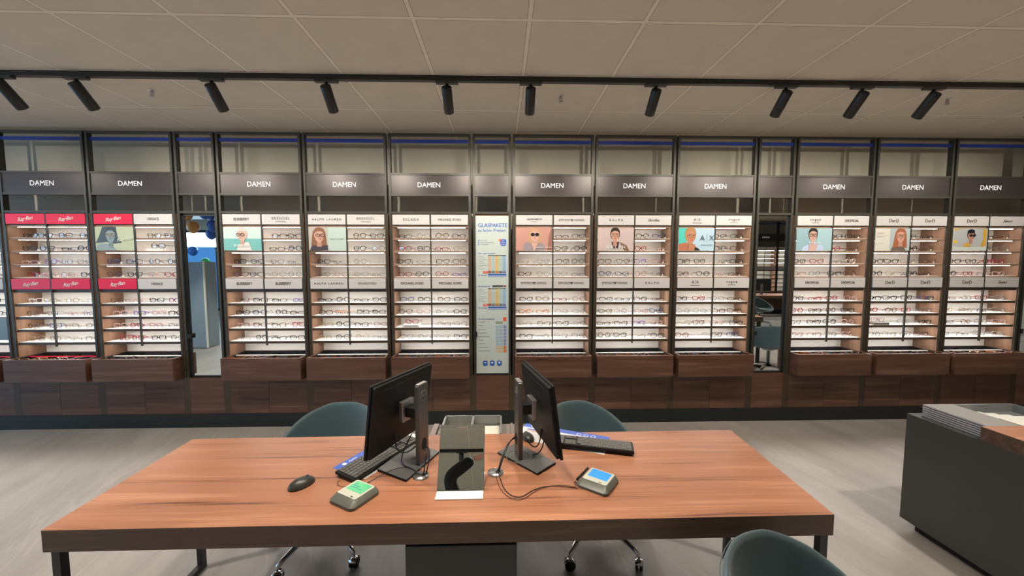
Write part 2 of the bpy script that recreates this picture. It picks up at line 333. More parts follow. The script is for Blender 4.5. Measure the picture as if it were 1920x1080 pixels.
def shelf_unit(k, x, w, brands, posters=(), detail=True, leds=True, drawer_div='white', loc_y=FY, rz=0, label=None):
    u = thing('shelving_unit', label or '', 'shelving unit', (x, loc_y, 0), rz, 'framed shelving units along the wall')
    build_frame(u, w, False, True)
    base_unit(u, w, False)
    i0, i1 = G+T_, w-G-T_; a, c = .040, w-.040
    cb = MB()
    for q in (a-.018, c): cb.box(q, q+.018, .012, .27, .53, 2.212, M['walnut_side'])
    cb.box(.008, a-.018, .008, .27, .53, 2.212, M['walnut_side']).box(c+.018, w-.008, .008, .27, .53, 2.212, M['walnut_side'])
    cb.box(a-.018, c+.018, .052, .27, 2.194, 2.212, M['walnut_light']); cb.build('side_panel', u)
    box('back_panel', a, c, .252, .27, .53, 2.194, M['white'], u)
    # brand plates
    zs = ((2.112, 2.196), (1.456, 1.556))
    for r, (z0, z1) in enumerate(((2.104, 2.204), (1.450, 1.556))):
        for h in (0, 1):
            bname = brands[r*2+h]; xa, xb = (a+.002, w/2-.008) if h == 0 else (w/2+.008, c-.002)
            pl = box('brand_plate', xa, xb, .0, .012, z0, z1, M['red'] if bname == 'RAY' else M['panel_white'], u)
            if bname == 'RAY': pl['label'] = 'red brand plate with white script'
            if bname: brand(bname, pl, (xa+xb)/2, (z0+z1)/2)
    # shelf boards with light strips below
    tops = [2.099, 1.442] + ROW_Z
    for z in sorted(tops, reverse=True):
        lower = z < 1.5
        s = MB().box(a, c, .018, .252, z-.020, z-.002, M['shelf_edge_lit'] if not lower else M['bronze_strip']).box(a, c, .022, .252, z-.002, z, M['white_acrylic']).box(a, c, .0185, .0215, z-(.020 if z > 1.6 else .026), z-.020+.0001, M['bronze_strip']).build('shelf', u)
        if abs(z-1.570) > .01:
            dz = .0238 if z > 1.6 else .021
            box('light_strip', a+.04, c-.035, .060, .074 if z > 1.6 else .090, z-dz, z-.0203, M['led'], s)
    box('divider_rod', w/2-.006, w/2+.006, .001, .017, .865, 2.213, M['bronze'], u)
    # pull-out tray
    f, zt, zb = -.113, .757, .530
    d = MB(); d.box(i0-.003, i1+.003, f, f+.018, zb, zt, M['walnut'])
    for q in (i0-.003, i1-.015): d.box(q, q+.018, f+.018, .25, zb, zt, M['walnut'])
    d.box(i0+.015, i1-.015, f+.018, .24, zb, zb+.012, M['walnut']); d.box(i0+.015, i1-.015, .235, .25, zb, zt, M['walnut']); dr = d.build('drawer', u)
    MB().box(i0+.0155, i1-.0155, f+.0185, .2345, zb+.0125, zt-.045, M['liner']).box(i0+.0155, i1-.0155, .226, .2345, zt-.045, zt-.003, M['liner']).box(i0+.0155, i0+.019, f+.0185, .226, zt-.045, zt-.006, M['liner']).box(i1-.019, i1-.0155, f+.0185, .226, zt-.045, zt-.006, M['liner']).build('liner', dr)
    dm = M['white_acrylic'] if drawer_div == 'white' else M['red']
    box('divider', i0+.0195, i1-.0195, .078, .094, zt-.018, zt-.010, dm, dr)
    for q in range(1, 4):
        xx = i0+(i1-i0)*q/4; box('compartment_rib', xx-.002, xx+.002, f+.019, .225, zt-.045, zt-.018, M['black_plastic'], dr)
    return u

# ------------------------------------------------------------------ eyeglasses
def lens_outline(kind, n=18):
    # half width .025, nose side at -x
    pts = []
    for i in range(n):
        t = 2*PI*i/n; c, s = math.cos(t), math.sin(t)
        if kind == 'round': x, z = .0235*c, .0225*s
        elif kind == 'square': e = .55; x, z = .0265*math.copysign(abs(c)**e, c), .0195*math.copysign(abs(s)**e, s)
        elif kind == 'cat-eye': e = .72; x, z = .0275*math.copysign(abs(c)**e, c), .0195*math.copysign(abs(s)**e, s); z += .007*max(0, x/.027)**2*(1 if s > 0 else .2) - .001; x *= (1 if s > 0 else .86)
        elif kind == 'rectangular': e = .5; x, z = .0270*math.copysign(abs(c)**e, c), .0145*math.copysign(abs(s)**e, s)
        else: e = .8; x, z = .0250*math.copysign(abs(c)**e, c), .0215*math.copysign(abs(s)**e, s); x *= (1 if s > 0 else .88)   # panto
        pts.append((x, z))
    return pts
PROTO = {}
def glasses_proto(kind, ck, sun=False):
    key = (kind, ck, sun)
    if key in PROTO: return PROTO[key]
    thin = ck in 'gs'; t = .0010 if thin else .0022; m = FM[ck]
    o = lens_outline(kind); H = max(z for x, z in o)-min(z for x, z in o); zc = -min(z for x, z in o)+t+.0005
    def yy(x): return 1.6*x*x
    fr, ln = MB(), MB(); cx = .0345
    for s in (-1, 1):
        loop = [(s*(cx+x), yy(cx+x), z+zc) for x, z in o]
        n = len(loop); cen = Vector((s*cx, 0, zc)); vs = []
        for p in loop:
            d = (Vector((p[0], 0, p[2]))-cen).normalized()*t*(1.15 if p[2] > zc else .85)
            for sg, dy in ((1, -.0015), (1, .0018), (-1, .0018), (-1, -.0015)): vs.append((p[0]+d.x*sg, p[1]+dy, p[2]+d.z*sg))
        fs = [(i*4+j, i*4+(j+1) % 4, ((i+1) % n)*4+(j+1) % 4, ((i+1) % n)*4+j) for i in range(n) for j in range(4)]
        fr.add(vs, fs, m); ln.add(loop, [tuple(range(n))], M['sun%d' % (hash(kind) % 2)] if sun else M['lens'])
    bz = zc+.006; tb = t*.9+.0003
    fr.box(-.0125, .0125, -.0015, .0018, bz-tb, bz+tb*1.2, m)
    ex = cx+.0262
    for s in (-1, 1): fr.box(min(s*ex, s*(ex+.005)), max(s*ex, s*(ex+.005)), yy(ex)-.002, yy(ex)+.004, zc+.007-tb, zc+.007+tb, m)
    parts = {'front': fr.build('front'), 'lenses': ln.build('lenses')}
    for s in (-1, 1):
        y0 = yy(ex)+.003; tz = zc+.007; tt = MB(); X = s*(ex+.0035)
        tt.tube([(X, y0, tz), (X, y0+.08, tz-.002), (X*.96, y0+.105, tz-.006), (X*.92, y0+.132, .002)], [tb, tb*.85, tb*.9, tb*1.1], m, 4)
        parts['temple%d' % s] = tt.build('temple')
    if not sun:
        tg = MB(); tg.box(ex-.012, ex+.004, yy(ex)+.008, yy(ex)+.010, .002, .019, M['white_acrylic']).box(ex-.014, ex+.002, yy(ex)+.010, yy(ex)+.026, .003, .005, M['white_acrylic'])
        parts['tag'] = tg.build('price_tag')
    for q in parts.values(): COL.objects.unlink(q)
    PROTO[key] = parts; return parts
def place_glasses(kind, ck, loc, rz, label, group, sun=False, rx=0):
    parts = glasses_proto(kind, ck, sun)
    r = thing('sunglasses' if sun else 'eyeglasses', label, 'sunglasses' if sun else 'eyeglasses', loc, rz, group)
    r.scale = (1.10, 1.10, 1.10)
    for q in parts.values():
        c = q.copy(); c.parent = r; COL.objects.link(c)
STYLE = ['cat-eye', 'square', 'panto', 'round', 'rectangular']
DISPLAY = {(2, 1, 1): ('white', ''), (6, 0, 6): ('white', 'MICHAEL KORS'), (13, 0, 6): ('grey', '')}
def stock(k, x, w, cols, group):
    a, c = .040, w-.040; mid = w/2
    for h, rows in enumerate(cols):
        for r, code in enumerate(rows.split()):
            if code[0] == '.': continue
            xa, xb = (a, mid) if h == 0 else (mid, c); n = len(code); z = ROW_Z[r]
            for i, ck in enumerate(code):
                if ck == '_': continue
                fx = {1: [.45], 2: [.27, .75]}[n][i]
                px = xa+(xb-xa)*fx + random.uniform(-.012, .012); py = .055+random.uniform(0, .05); zz = z+.0005
                st = random.choice(['cat-eye', 'cat-eye', 'square', 'square', 'panto', 'round', 'rectangular', 'cat-eye']) if ck in 'knbrpovcl' else random.choice(['round', 'panto', 'rectangular', 'cat-eye'])
                if (k, h, r) in DISPLAY and i == 0: zz += .024+.0005; px = xa+(xb-xa)*.42; py = .075
                half = 'left' if h == 0 else 'right'
                pos = {0: 'left pair', 1: 'right pair'}[i] if n == 2 and '_' not in code else 'single pair'
                where = 'of %s DAMEN unit' % ORD[k] if k in ORD else 'of leftmost unit'
                place_glasses(st, ck, (x+px, FY+py, zz), math.radians(random.uniform(-14, 14)),
                    '%s %s eyeglasses, %s on %s shelf, %s half %s' % (FC[ck][0], st, pos, WORD[r], half, where), group)
            if (k, h, r) in DISPLAY:
                cc, tx = DISPLAY[(k, h, r)]; cxx = x+xa+(xb-xa)*.42
                o = thing('display_block', '%s raised display block under glasses on %s shelf of %s DAMEN unit' % (cc, WORD[r], ORD[k]), 'display block', (cxx, FY+.03, z+.0003))
                box('block', -.085, .085, 0, .10, 0, .024, M['white_acrylic'] if cc == 'white' else M['silver'], o, .001)
                if tx: text(tx, 'lettering', o, 0, -.0008, .012, .019, M['grey_letter'], bold=.0003)
STOCK = {
 0: ('. . . . . . . .', '. k k k k k . .'),
 1: ('kk kk pv rp cg bs bn gs', 'kk kk ss pk gc ps gs gs'),
 2: ('. . nn bk bp pv pr rr', 'kk k bk pr kr pk ps ks'),
 4: ('. . kk bk bk kn pb sk', 'kk kk ss ss kv kk br kk'),
 5: ('. . ks sp kk bo gk gk', 'kk ks s_ ss kk kk kp gs'),
 6: ('ks rk ks rk nk bp r_ ss', 'bk rg kb rv bk sk ps sk'),
 8: ('. . cs bs kb oo gb ks', 'kk kk kk ss rp sc ks ss'),
 9: ('. . kk nn kk bs kk bk', 'kn rp vp ps kb pn vp gk'),
 10: ('. . kk bk kr ss gb r_', 'kk kb sk pb sb bb pk bn'),
 12: ('. . kr ps kr rb sk pp', 'kk rb sc kb rp bk kp sp'),
 13: ('. . kk kg kk rb p_ ss', 'kk kb gb kb kn rs sk sb'),
 14: ('. . kk kr ps gg sb ss', 'kb ks rr pp rs ks sp sc')}
SUNC = 'bkbgopkb'
for k in range(0, 16):
    x = bx[k]
    if k in NARROW: continue
    side = ORD.get(k)
    lab = ('walnut shelving unit in dark metal frame under the %s DAMEN sign from the left' % side) if side else 'walnut shelving unit cut off by the left photo edge'
    shelf_unit(k, x, P, BRANDS[k], drawer_div='red' if k in (0, 1) else 'white', label=lab)
    if k: stock(k, x, P, STOCK[k], 'eyeglasses on the wall shelves')
    else: stock(k, x, P, STOCK[k], 'eyeglasses on the wall shelves')
    if k:
        i0, i1 = G+T_, P-G-T_
        for q in range(4):
            ck = SUNC[(q+k*3) % 8]; st = STYLE[(k+q) % 4]
            place_glasses(st, ck, (x+i0+(i1-i0)*(q+.5)/4, FY-.050, .7125), math.radians(random.uniform(-8, 8)),
                '%s sunglasses in %s front compartment of the drawer under %s DAMEN sign' % (FC[ck][0], ['first', 'second', 'third', 'fourth'][q], side), 'sunglasses in the open drawers', sun=True)

# advertising portraits (flat posters standing in the shelves)
def PM(c): 
    key = 'pm%s' % (c,)
    if key not in M: M[key] = mat('poster_ink', c, .4)
    return M[key]
def poster(k, h, lab, z0, z1, draw):
    x = bx[k]; a, c = .042, P-.042
    xa, xb = (a, P/2-.007) if h == 0 else (P/2+.007, c)
    t = thing('advertising_poster', lab, 'poster', (x+xa, FY+.004, z0), 0, 'portrait posters in the shelves')
    w, hh = xb-xa, z1-z0; lay = [0]
    class D:
        def rect(s, x0, x1, y0, y1, c): s.poly([(x0, y0), (x1, y0), (x1, y1), (x0, y1)], c)
        def poly(s, pts, c, name='print'):
            lay[0] += 1; d = -.0004*lay[0]
            s.mb.prism([(min(max(p[0], 0), 1)*w, min(max(p[1], 0), 1)*hh) for p in pts], d-.0003, d, PM(c))
        def ring(s, cx, cy, rx, ry, c, th=.0045):
            lay[0] += 1; d = -.0004*lay[0]
            s.mb.tube([(px*w, d, pz*hh) for px, pz in ell(cx, cy, rx, ry, 14)], .0022 if th is None else th/2, PM(c), 4, True)
        def txt(s, b, x, y, size, c, **kk): lay[0] += 1; text(b, 'lettering', t, x*w, -.0004*lay[0]-.002, y*hh, size, PM(c), **kk)
    box('board', 0, w, 0, .004, 0, hh, M['white'], t)
    d = D(); d.mb = MB(); draw(d); d.mb.build('portrait', t)
SK = (.68, .40, .30)
def face(d, cx, cy, s, skin, hair, glass='k', lip=(.5, .12, .12), asp=.62, long=0, turn=.0, shade=None):
    # cy face centre; s = half height in poster height units; asp converts to width units
    a = s*asp
    if long: d.poly([(cx-a*1.25, cy+s*.7), (cx-a*.7, cy+s*1.25), (cx, cy+s*1.42), (cx+a*.8, cy+s*1.2), (cx+a*1.25, cy+s*.6), (cx+a*1.4, cy-s*.4), (cx+a*(1.3+long*.3), cy-s*(1+long)), (cx+a*.4, cy-s*(1.2+long*.6)), (cx-a*.4, cy-s*(1.2+long*.6)), (cx-a*(1.4+long*.4), cy-s*(1+long)), (cx-a*1.45, cy-s*.3)], hair)
    else: d.poly(ell(cx, cy+s*.28, a*1.14, s*1.15), hair)
    d.poly([(cx-a*.38, cy-s*.6), (cx+a*.38, cy-s*.6), (cx+a*.5, cy-s*1.7), (cx-a*.5, cy-s*1.7)], tuple(q*.8 for q in skin))
    d.poly([(cx+a*math.cos(t)*(1 if math.sin(t) > -.2 else .86), cy+s*math.sin(t)) for t in [2*PI*i/20 for i in range(20)]], skin)
    d.poly([(cx-a*.95, cy+s*.45), (cx-a*.6, cy+s*.98), (cx, cy+s*1.1), (cx+a*.6, cy+s*.98), (cx+a*.95, cy+s*.45), (cx+a*.4, cy+s*.72), (cx-a*.3, cy+s*.75)], hair)
    e = cx+turn*a
    for q in (-1, 1):
        d.poly(ell(e+q*a*.42, cy+s*.13, a*.16, s*.055, 8), (.05, .03, .03))
        d.poly([(e+q*a*.2, cy+s*.30), (e+q*a*.65, cy+s*.33), (e+q*a*.6, cy+s*.37), (e+q*a*.2, cy+s*.35)], tuple(q2*.5 for q2 in hair))
    d.poly([(e-a*.06, cy+s*.1), (e+a*.06, cy+s*.1), (e+a*.14, cy-s*.22), (e-a*.14, cy-s*.22)], tuple(q*.86 for q in skin))
    d.poly(ell(e, cy-s*.46, a*.26, s*.075, 10), lip)
    if glass:
        gc = {'k': (.02, .02, .025), 'g': (.5, .35, .2), 'r': (.45, .2, .15)}[glass[0]]
        if len(glass) > 1:
            for q in (-1, 1): d.poly(ell(e+q*a*.46, cy+s*.12, a*.40, s*.24, 12), gc)
        for q in (-1, 1): d.ring(e+q*a*.46, cy+s*.12, a*.40, s*.24, gc, .005)
        d.rect(e-a*.1, e+a*.1, cy+s*.14, cy+s*.2, gc)
U0, U1 = 1.842, 2.078
def p2(d):
    d.rect(0, 1, 0, 1, (.50, .56, .38)); d.poly([(0, .3), (.1, .6), (.2, 1), (.55, 1), (.58, .6), (.68, .32), (.5, .28), (.3, .35)], (.07, .10, .11))
    d.poly([(0, 0), (.02, .2), (.14, .3), (.36, .26), (.52, .06), (.55, 0)], (.28, .36, .37)); face(d, .40, .62, .30, (.26, .34, .37), (.05, .07, .08), 'g', (.15, .2, .22), .42)
    d.txt('Ray·Ban', .78, .48, .05, (.75, .8, .7), shear=.35, rot=(PI/2, -.16, 0))
def p4(d):
    d.rect(0, 1, 0, .52, (.18, .50, .48)); d.rect(0, 1, .5, 1, (.58, .72, .68))
    for i in range(7): d.rect(.02*i, 1-.03*i, .06+.065*i, .066+.065*i, (.42, .68, .64))
    d.poly([(.34, 0), (.38, .2), (.5, .32), (.66, .36), (.72, .15), (.73, 0)], (.72, .70, .66)); face(d, .50, .64, .25, (.66, .43, .34), (.62, .58, .55), 'k', (.6, .2, .2), .50, turn=-.35)
    d.txt('BURBERRY', .5, .2, .035, (.8, .8, .78))
def p5(d):
    d.rect(0, .52, 0, 1, (.48, .46, .42)); d.rect(.52, 1, 0, 1, (.50, .62, .57)); d.poly([(.02, 0), (.1, .3), (.3, .28), (.5, .24), (.51, 0)], (.06, .05, .06))
    face(d, .28, .62, .27, (.62, .36, .27), (.26, .12, .06), 'k', (.5, .15, .12), .50, .5, .2); d.txt('RALPH LAUREN', .76, .5, .017, (.2, .25, .24), space=1.2)
def p8(d):
    d.rect(0, 1, 0, 1, (.56, .30, .25)); d.poly([(.86, 0), (.9, .6), (.97, 1), (1, 1), (1, 0)], (.33, .16, .13)); d.poly([(.2, 0), (.22, .3), (.42, .46), (.62, .42), (.8, .22), (.82, 0)], (.34, .28, .31))
    face(d, .52, .66, .27, (.68, .42, .34), (.55, .34, .20), 'kk', (.5, .2, .2), .48, .12); d.poly([(.42, .32), (.6, .32), (.52, 0), (.48, 0)], (.66, .40, .33)); d.txt('EMPORIO ARMANI', .76, .13, .02, (.8, .75, .7))
def p9(d):
    d.rect(0, 1, 0, 1, (.58, .47, .45)); d.poly([(.16, 0), (.26, .2), (.42, .36), (.62, .36), (.8, .2), (.88, 0)], (.55, .52, .5)); d.poly([(.6, .38), (.8, .24), (.88, 0), (.74, 0)], (.22, .12, .08))
    d.poly([(.38, .38), (.6, .38), (.57, .08), (.42, .08)], (.07, .04, .06)); face(d, .48, .66, .27, (.62, .34, .26), (.03, .02, .02), 'g', (.55, .12, .12), .44)
    d.txt('RALPH', .5, .14, .05, (.85, .83, .8), space=1.5)
def p10(d):
    d.rect(0, 1, 0, 1, (.45, .62, .74)); d.rect(0, .22, .3, 1, (.08, .55, .48)); d.poly([(0, 0), (0, .28), (.2, .36), (.4, .3), (.55, .1), (.56, 0)], (.45, .17, .09)); d.poly([(.42, 0), (.46, .14), (.56, .1), (.62, 0)], (.02, .02, .03))
    face(d, .33, .62, .33, (.52, .24, .14), (.42, .24, .10), 'g', (.5, .1, .08), .42, turn=.2); d.poly([(.26, 0), (.28, .26), (.46, .28), (.44, 0)], (.48, .21, .12))
    d.txt('A', .66, .55, .075, (.1, .14, .2)); d.txt('X', .92, .55, .075, (.1, .14, .2)); d.rect(.785, .79, .38, .75, (.1, .14, .2)); d.txt('ARMANI EXCHANGE', .78, .25, .013, (.1, .14, .2))
def p12(d):
    d.rect(0, 1, 0, 1, (.28, .44, .50)); d.rect(.6, 1, 0, 1, (.36, .55, .60)); d.poly([(.14, 0), (.2, .16), (.4, .32), (.64, .32), (.76, .2), (.78, 0)], (.50, .60, .80))
    face(d, .46, .66, .27, (.60, .38, .31), (.02, .02, .02), 'k', (.45, .15, .14), .44); d.poly([(.34, 0), (.36, .28), (.58, .28), (.56, 0)], (.60, .40, .36)); d.txt('vogue', .5, .36, .045, (.8, .8, .82), space=1.2)
def p13(d):
    d.rect(0, .42, 0, 1, (.70, .69, .62)); d.rect(.42, 1, 0, 1, (.44, .52, .53)); d.poly([(.46, 0), (.52, .22), (.66, .3), (.82, .26), (.9, 0)], (.16, .12, .10))
    face(d, .73, .64, .27, (.64, .36, .28), (.38, .13, .06), 'r', (.5, .15, .15), .46, .9)
    for y in (.8, .76, .66, .62, .33): d.rect(.03, .03+(.2 if y != .66 else .3), y, y+.008, (.3, .3, .3))
def p14(d):
    d.rect(0, 1, 0, 1, (.60, .66, .62)); d.rect(.02, .98, .18, .98, (.45, .47, .49)); d.poly([(.82, .2), (.88, .5), (.86, .96), (.97, .96), (.97, .2)], (.62, .36, .05)); d.poly([(.02, .98), (.25, .97), (.04, .9)], (.7, .45, .05)); d.poly(ell(.07, .4, .06, .08, 12), (.75, .5, .05))
    d.poly([(.28, .18), (.32, .3), (.44, .38), (.5, .3), (.54, .18)], (.66, .38, .07)); face(d, .52, .66, .20, (.50, .26, .18), (.01, .01, .015), 'kk', (.4, .1, .1), .5, turn=.3); d.poly(ell(.5, .87, .1, .09, 12), (.012, .012, .02))
for k, h, lab, dr in [(2, 0, 'blue-green duotone portrait poster under second DAMEN sign', p2), (4, 0, 'poster of pale-haired person in glasses before a green sea', p4),
    (5, 0, 'poster of long-haired person in dark jacket and glasses, pale green text half', p5), (8, 0, 'reddish poster of person in dark sunglasses and grey jacket', p8),
    (9, 0, 'beige poster of dark-haired person in thin glasses and white collar', p9), (10, 0, 'blue poster of person resting chin on hand beside large A and X', p10),
    (12, 0, 'grey-blue poster of short-haired person in black glasses and pale shirt', p12), (13, 0, 'poster of red-haired person in glasses with white text column', p13),
    (14, 0, 'grey and yellow poster of person in profile with black hair bun and sunglasses', p14)]:
    poster(k, h, lab, U0, U1, dr)
poster(0, 1, 'blue-grey poster low in the unit cut off at left photo edge', .935, 1.16, lambda d: (d.rect(0, 1, 0, 1, (.22, .30, .34)), d.rect(0, 1, .35, .36, (.1, .15, .18))))

# narrow bays: mirror doors, price panel
def narrow(k, label, cat, name):
    u = thing(name, label, cat, (bx[k], FY, 0)); build_frame(u, N_, True, False); base_unit(u, N_, True)
    i0, i1 = G+T_, N_-G-T_
    MB().box(i0, i1, .05, .09, .53, 2.212, M['bronze_strip']).build('backing', u)
    return u, i0, i1
for k, lab in ((3, 'tall mirror door between second and third DAMEN signs reflecting bright windows and balloons'), (11, 'tall mirror door between eighth and ninth DAMEN signs reflecting shelves and a teal chair')):
    u, i0, i1 = narrow(k, lab, 'mirror', 'mirror_door')
    b = MB(); b.box(i0, i0+.02, .022, .05, .53, 2.2, M['black']).box(i1-.012, i1, .022, .05, .53, 2.2, M['black']).box(i0, i1, .022, .05, .515, .545, M['black']).box(i0, i1, .022, .05, 2.192, 2.2, M['bronze']); b.build('door_frame', u)
    box('mirror_glass', i0+.02, i1-.012, .035, .045, .545, 2.192, M['mirror'], u)
    box('handle', i0+.005, i0+.035, .0, .03, .94, .985, M['black'], u)
    box('top_strip', i0, i1, .045, .05, 2.2, 2.212, M['walnut_light'], u)
def info_panel(k, label, full):
    u, i0, i1 = narrow(k, label, 'information panel', 'information_panel'); w = i1-i0-.004; X0 = i0+.002
    M['panel_mint'] = M.get('panel_mint') or mat('mint_white_panel', (.56, .64, .61), .35)
    pn = box('panel', X0, X0+w, .01, .045, .55, 2.196, M['panel_mint'], u)
    box('bottom_rail', i0, i1, .012, .05, .525, .549, M['black'], u); box('top_strip', i0, i1, .02, .05, 2.197, 2.212, M['walnut_light'], u)
    box('handle', i0-.012, i0+.012, -.012, .01, .945, .995, M['black'], u)
    Y = .009; I = mat('print_blue', (.03, .12, .50), .5); g = PM((.35, .36, .34))
    def q(x0, x1, z0, z1, c): b.box(X0+x0*w, X0+x1*w, Y-.0008, Y+.001, z0, z1, PM(c))
    b = MB()
    if full:
        text('GLASPAKETE', 'lettering', pn, X0+w*.07, Y, 2.098, .056, I, 'LEFT', sx=.93, bold=.0022); text('zu fairen Preisen.', 'lettering', pn, X0+w*.07, Y, 2.048, .046, I, 'LEFT', sx=.93)
        for i, s in enumerate(('Hochwertig', 'Inklusive Einstärkengläser', 'Ohne Aufpreis')):
            q(.075, .105, 1.938-i*.020, 1.950-i*.020, (.05, .15, .5)); text(s, 'lettering', pn, X0+w*.14, Y, 1.944-i*.020, .014, PM((.25, .3, .4)), 'LEFT')
        b.prism([(X0+w*.84+px, 1.923+pz) for px, pz in rrect(.062, .072, .022)], Y-.0012, Y+.001, I); b.prism([(X0+w*.735+px, 1.948+pz) for px, pz in ell(0, 0, .013, .013)], Y-.002, Y+.001, PM((.75, .2, .08)))
        for s, zz in (('IHR', 1.945), ('EXTRA', 1.924), ('SPAREN', 1.903)): text(s, 'lettering', pn, X0+w*.84, Y-.0015, zz, .016, M['white_letter'])
        for z1, ttl in ((1.812, 'Fern- oder Lesebrille'), (1.470, 'Gleitsichtbrille')):
            text(ttl, 'lettering', pn, X0+w*.07, Y, z1, .021, I, 'LEFT')
            if z1 < 1.6: q(.5, .83, z1-.008, z1+.012, (.08, .08, .08)); q(.84, .93, z1-.008, z1+.012, (.35, .1, .1))
            for i, c in enumerate([(.62, .46, .34), (.46, .58, .56), (.68, .50, .22), (.48, .60, .54), (.32, .50, .66)]):
                x0 = .37+i*.112; q(x0, x0+.10, z1-.180, z1-.022, c); q(x0, x0+.10, z1-.028, z1-.019, tuple(v*.5 for v in c)); q(x0, x0+.10, z1-.205, z1-.183, [(.35, .1, .08), (.18, .2, .22), (.5, .22, .05), (.15, .17, .2), (.2, .2, .4)][i])
                for j in range(7):
                    if j <= i+1: q(x0+.04, x0+.06, z1-.064-j*.016, z1-.060-j*.016, (.1, .2, .35))
            for j in range(8): q(.07, .07+.15+.06*(j % 3), z1-.030-j*.0185, z1-.027-j*.0185, (.42, .45, .43))
            q(.22, .36, z1-.206, z1-.184, (.75, .08, .05)); text('20%', 'lettering', pn, X0+w*.29, Y-.001, z1-.195, .016, M['white_letter'])
            text('Ihr Vorteil', 'lettering', pn, X0+w*.07, Y, z1-.226, .021, I, 'LEFT'); q(.37, .93, z1-.226, z1-.212, (.03, .12, .45)); q(.37, .93, z1-.243, z1-.229, (.35, .42, .70))
        text('Komfort-Optionen', 'lettering', pn, X0+w*.07, Y, 1.128, .022, I, 'LEFT'); text('Tönungen', 'lettering', pn, X0+w*.07, Y, 1.097, .017, g, 'LEFT')
        for j in range(8): q(.07, .07+.14+.07*((j*5) % 4), 1.055-j*.038, 1.060-j*.038, (.3, .34, .34))
        q(.83, .93, 1.125-.02, 1.145, (.75, .12, .06)); q(.6, .82, 1.078, 1.103, (.30, .36, .26))
        for j in range(8):
            z = 1.045-j*.037; q(.84, .93, z-.012, z+.016, (.28, .3, .55) if j < 6 else (.75, .2, .06))
            for i in (0, 1): q(.61+i*.11, .70+i*.11, z-.012, z+.014, (.35, .50, .62) if j < 6 else (.7, .5, .3))
        for i in range(3):
            cx = X0+w*(.27+i*.22); b.prism([(cx+px, .658+pz) for px, pz in rrect(.050, .056, .018)], Y-.0012, Y+.001, I)
            [lambda: b.box(cx-.012, cx+.012, Y-.002, Y, .66, .668, M['white_letter']), lambda: b.prism([(cx+px, .664+pz) for px, pz in ell(0, 0, .012, .009)], Y-.002, Y, M['white_letter']), lambda: b.prism([(cx+px, .664+pz) for px, pz in ell(0, 0, .01, .012)], Y-.002, Y, M['white_letter'])][i]()
    else:
        for j in range(16): q(.07, .07+.3+.1*((j*5) % 4), 1.9-j*.07, 1.904-j*.07, (.2, .24, .24))
    b.build('print', pn)
info_panel(7, 'tall white lens price panel headed GLASPAKETE between fifth and sixth DAMEN signs', True)
info_panel(15, 'tall white lens panel cut off at the right photo edge', False)

# shelving on the opposite wall, seen in the mirror door
for i in range(3):
    u = shelf_unit(20, 7.3+.85*(i+1), P, BRANDS[20], loc_y=YB+.47, rz=PI, label='far shelving unit reflected in the right mirror door, %s of three' % ['first', 'second', 'third'][i])
    u['group'] = 'shelving units on the opposite wall'

# ------------------------------------------------------------------ ceiling fittings
tr = thing('lighting_track', 'long black ceiling track carrying the row of black spotlights', 'lighting track', (0, TRACK_Y, CEIL))
box('rail', -8.5, 8.5, 0, .036, -.036, 0, M['black'], tr)
tr2 = thing('lighting_track', 'black ceiling track seen in the small table mirror', 'lighting track', (0, -2.2, CEIL)); box('rail', -6, 6, 0, .036, -.036, 0, M['black'], tr2)
def spot_proto():
    t = thing('track_spotlight', 'x', 'spotlight', (0, 0, 0), 0, 'black spotlights on the ceiling track')
    box('adapter', -.08, .08, -.017, .017, -.016, 0, M['anthracite'], t, .002)
    MB().cyl((-.0, 0, -.014), (0, 0, -.062), .011, M['black'], 10).build('stem', t)
    d = Vector((0, 1, -1)).normalized(); p0 = Vector((0, -.02, -.045)); p1 = p0+d*.185
    b = MB(); b.tube([p0, p0+d*.004, p1-d*.003, p1], [.033, .036, .036, .034], M['black'], 24); b.build('lamp_housing', t)
    MB().cyl(p1-d*.002, p1+d*.001, .028, M['spot_lens'], 20).build('lens', t)
    return t
M['spot_lens'] = mat('lamp_lens', (.9, .9, .85), .2, 0, (1, .85, .65), 6)
sp = spot_proto(); SX = [-4.9, -3.47, -2.965, -2.04, -1.241, -.388, .214, 1.126, 2.093, 2.668, 3.212, 4.12, 5.1]
names = ['', 'partly cut off by the left edge', 'first whole one from the left', 'between the first and second whole bays', '', '', '', '', '', '', '', '', '']
OD = ['', 'cut off at the left photo edge', 'second from the left photo edge', 'third from the left photo edge', 'fourth from the left photo edge', 'left of the two near the picture centre', 'right of the two near the picture centre', 'just right of the centre pair', 'leftmost of the right-hand three', 'middle of the right-hand three', 'rightmost of the right-hand three', 'at the right photo edge', '']
for i, x in enumerate(SX):
    o = sp if i == 0 else copy_tree(sp)
    o.location = (x, TRACK_Y+.018, CEIL-.036)
    o['label'] = 'black cylinder track spotlight, ' + (OD[i] or ('outside the %s photo edge' % ('left' if i == 0 else 'right')))
    l = light('SPOT', 'spot_lamp', (x, TRACK_Y+.018+.122, CEIL-.036-.189), (0, 1, -1), 50, (1, .90, .77), spot_size=math.radians(122), spot_blend=1, shadow_soft_size=.02)
s2 = copy_tree(sp); s2.location = (-.60, -2.18, CEIL-.036); s2.rotation_euler = (0, 0, PI); s2['label'] = 'black spotlight seen only in the small table mirror'; s2['group'] = 'spotlights on the rear track'
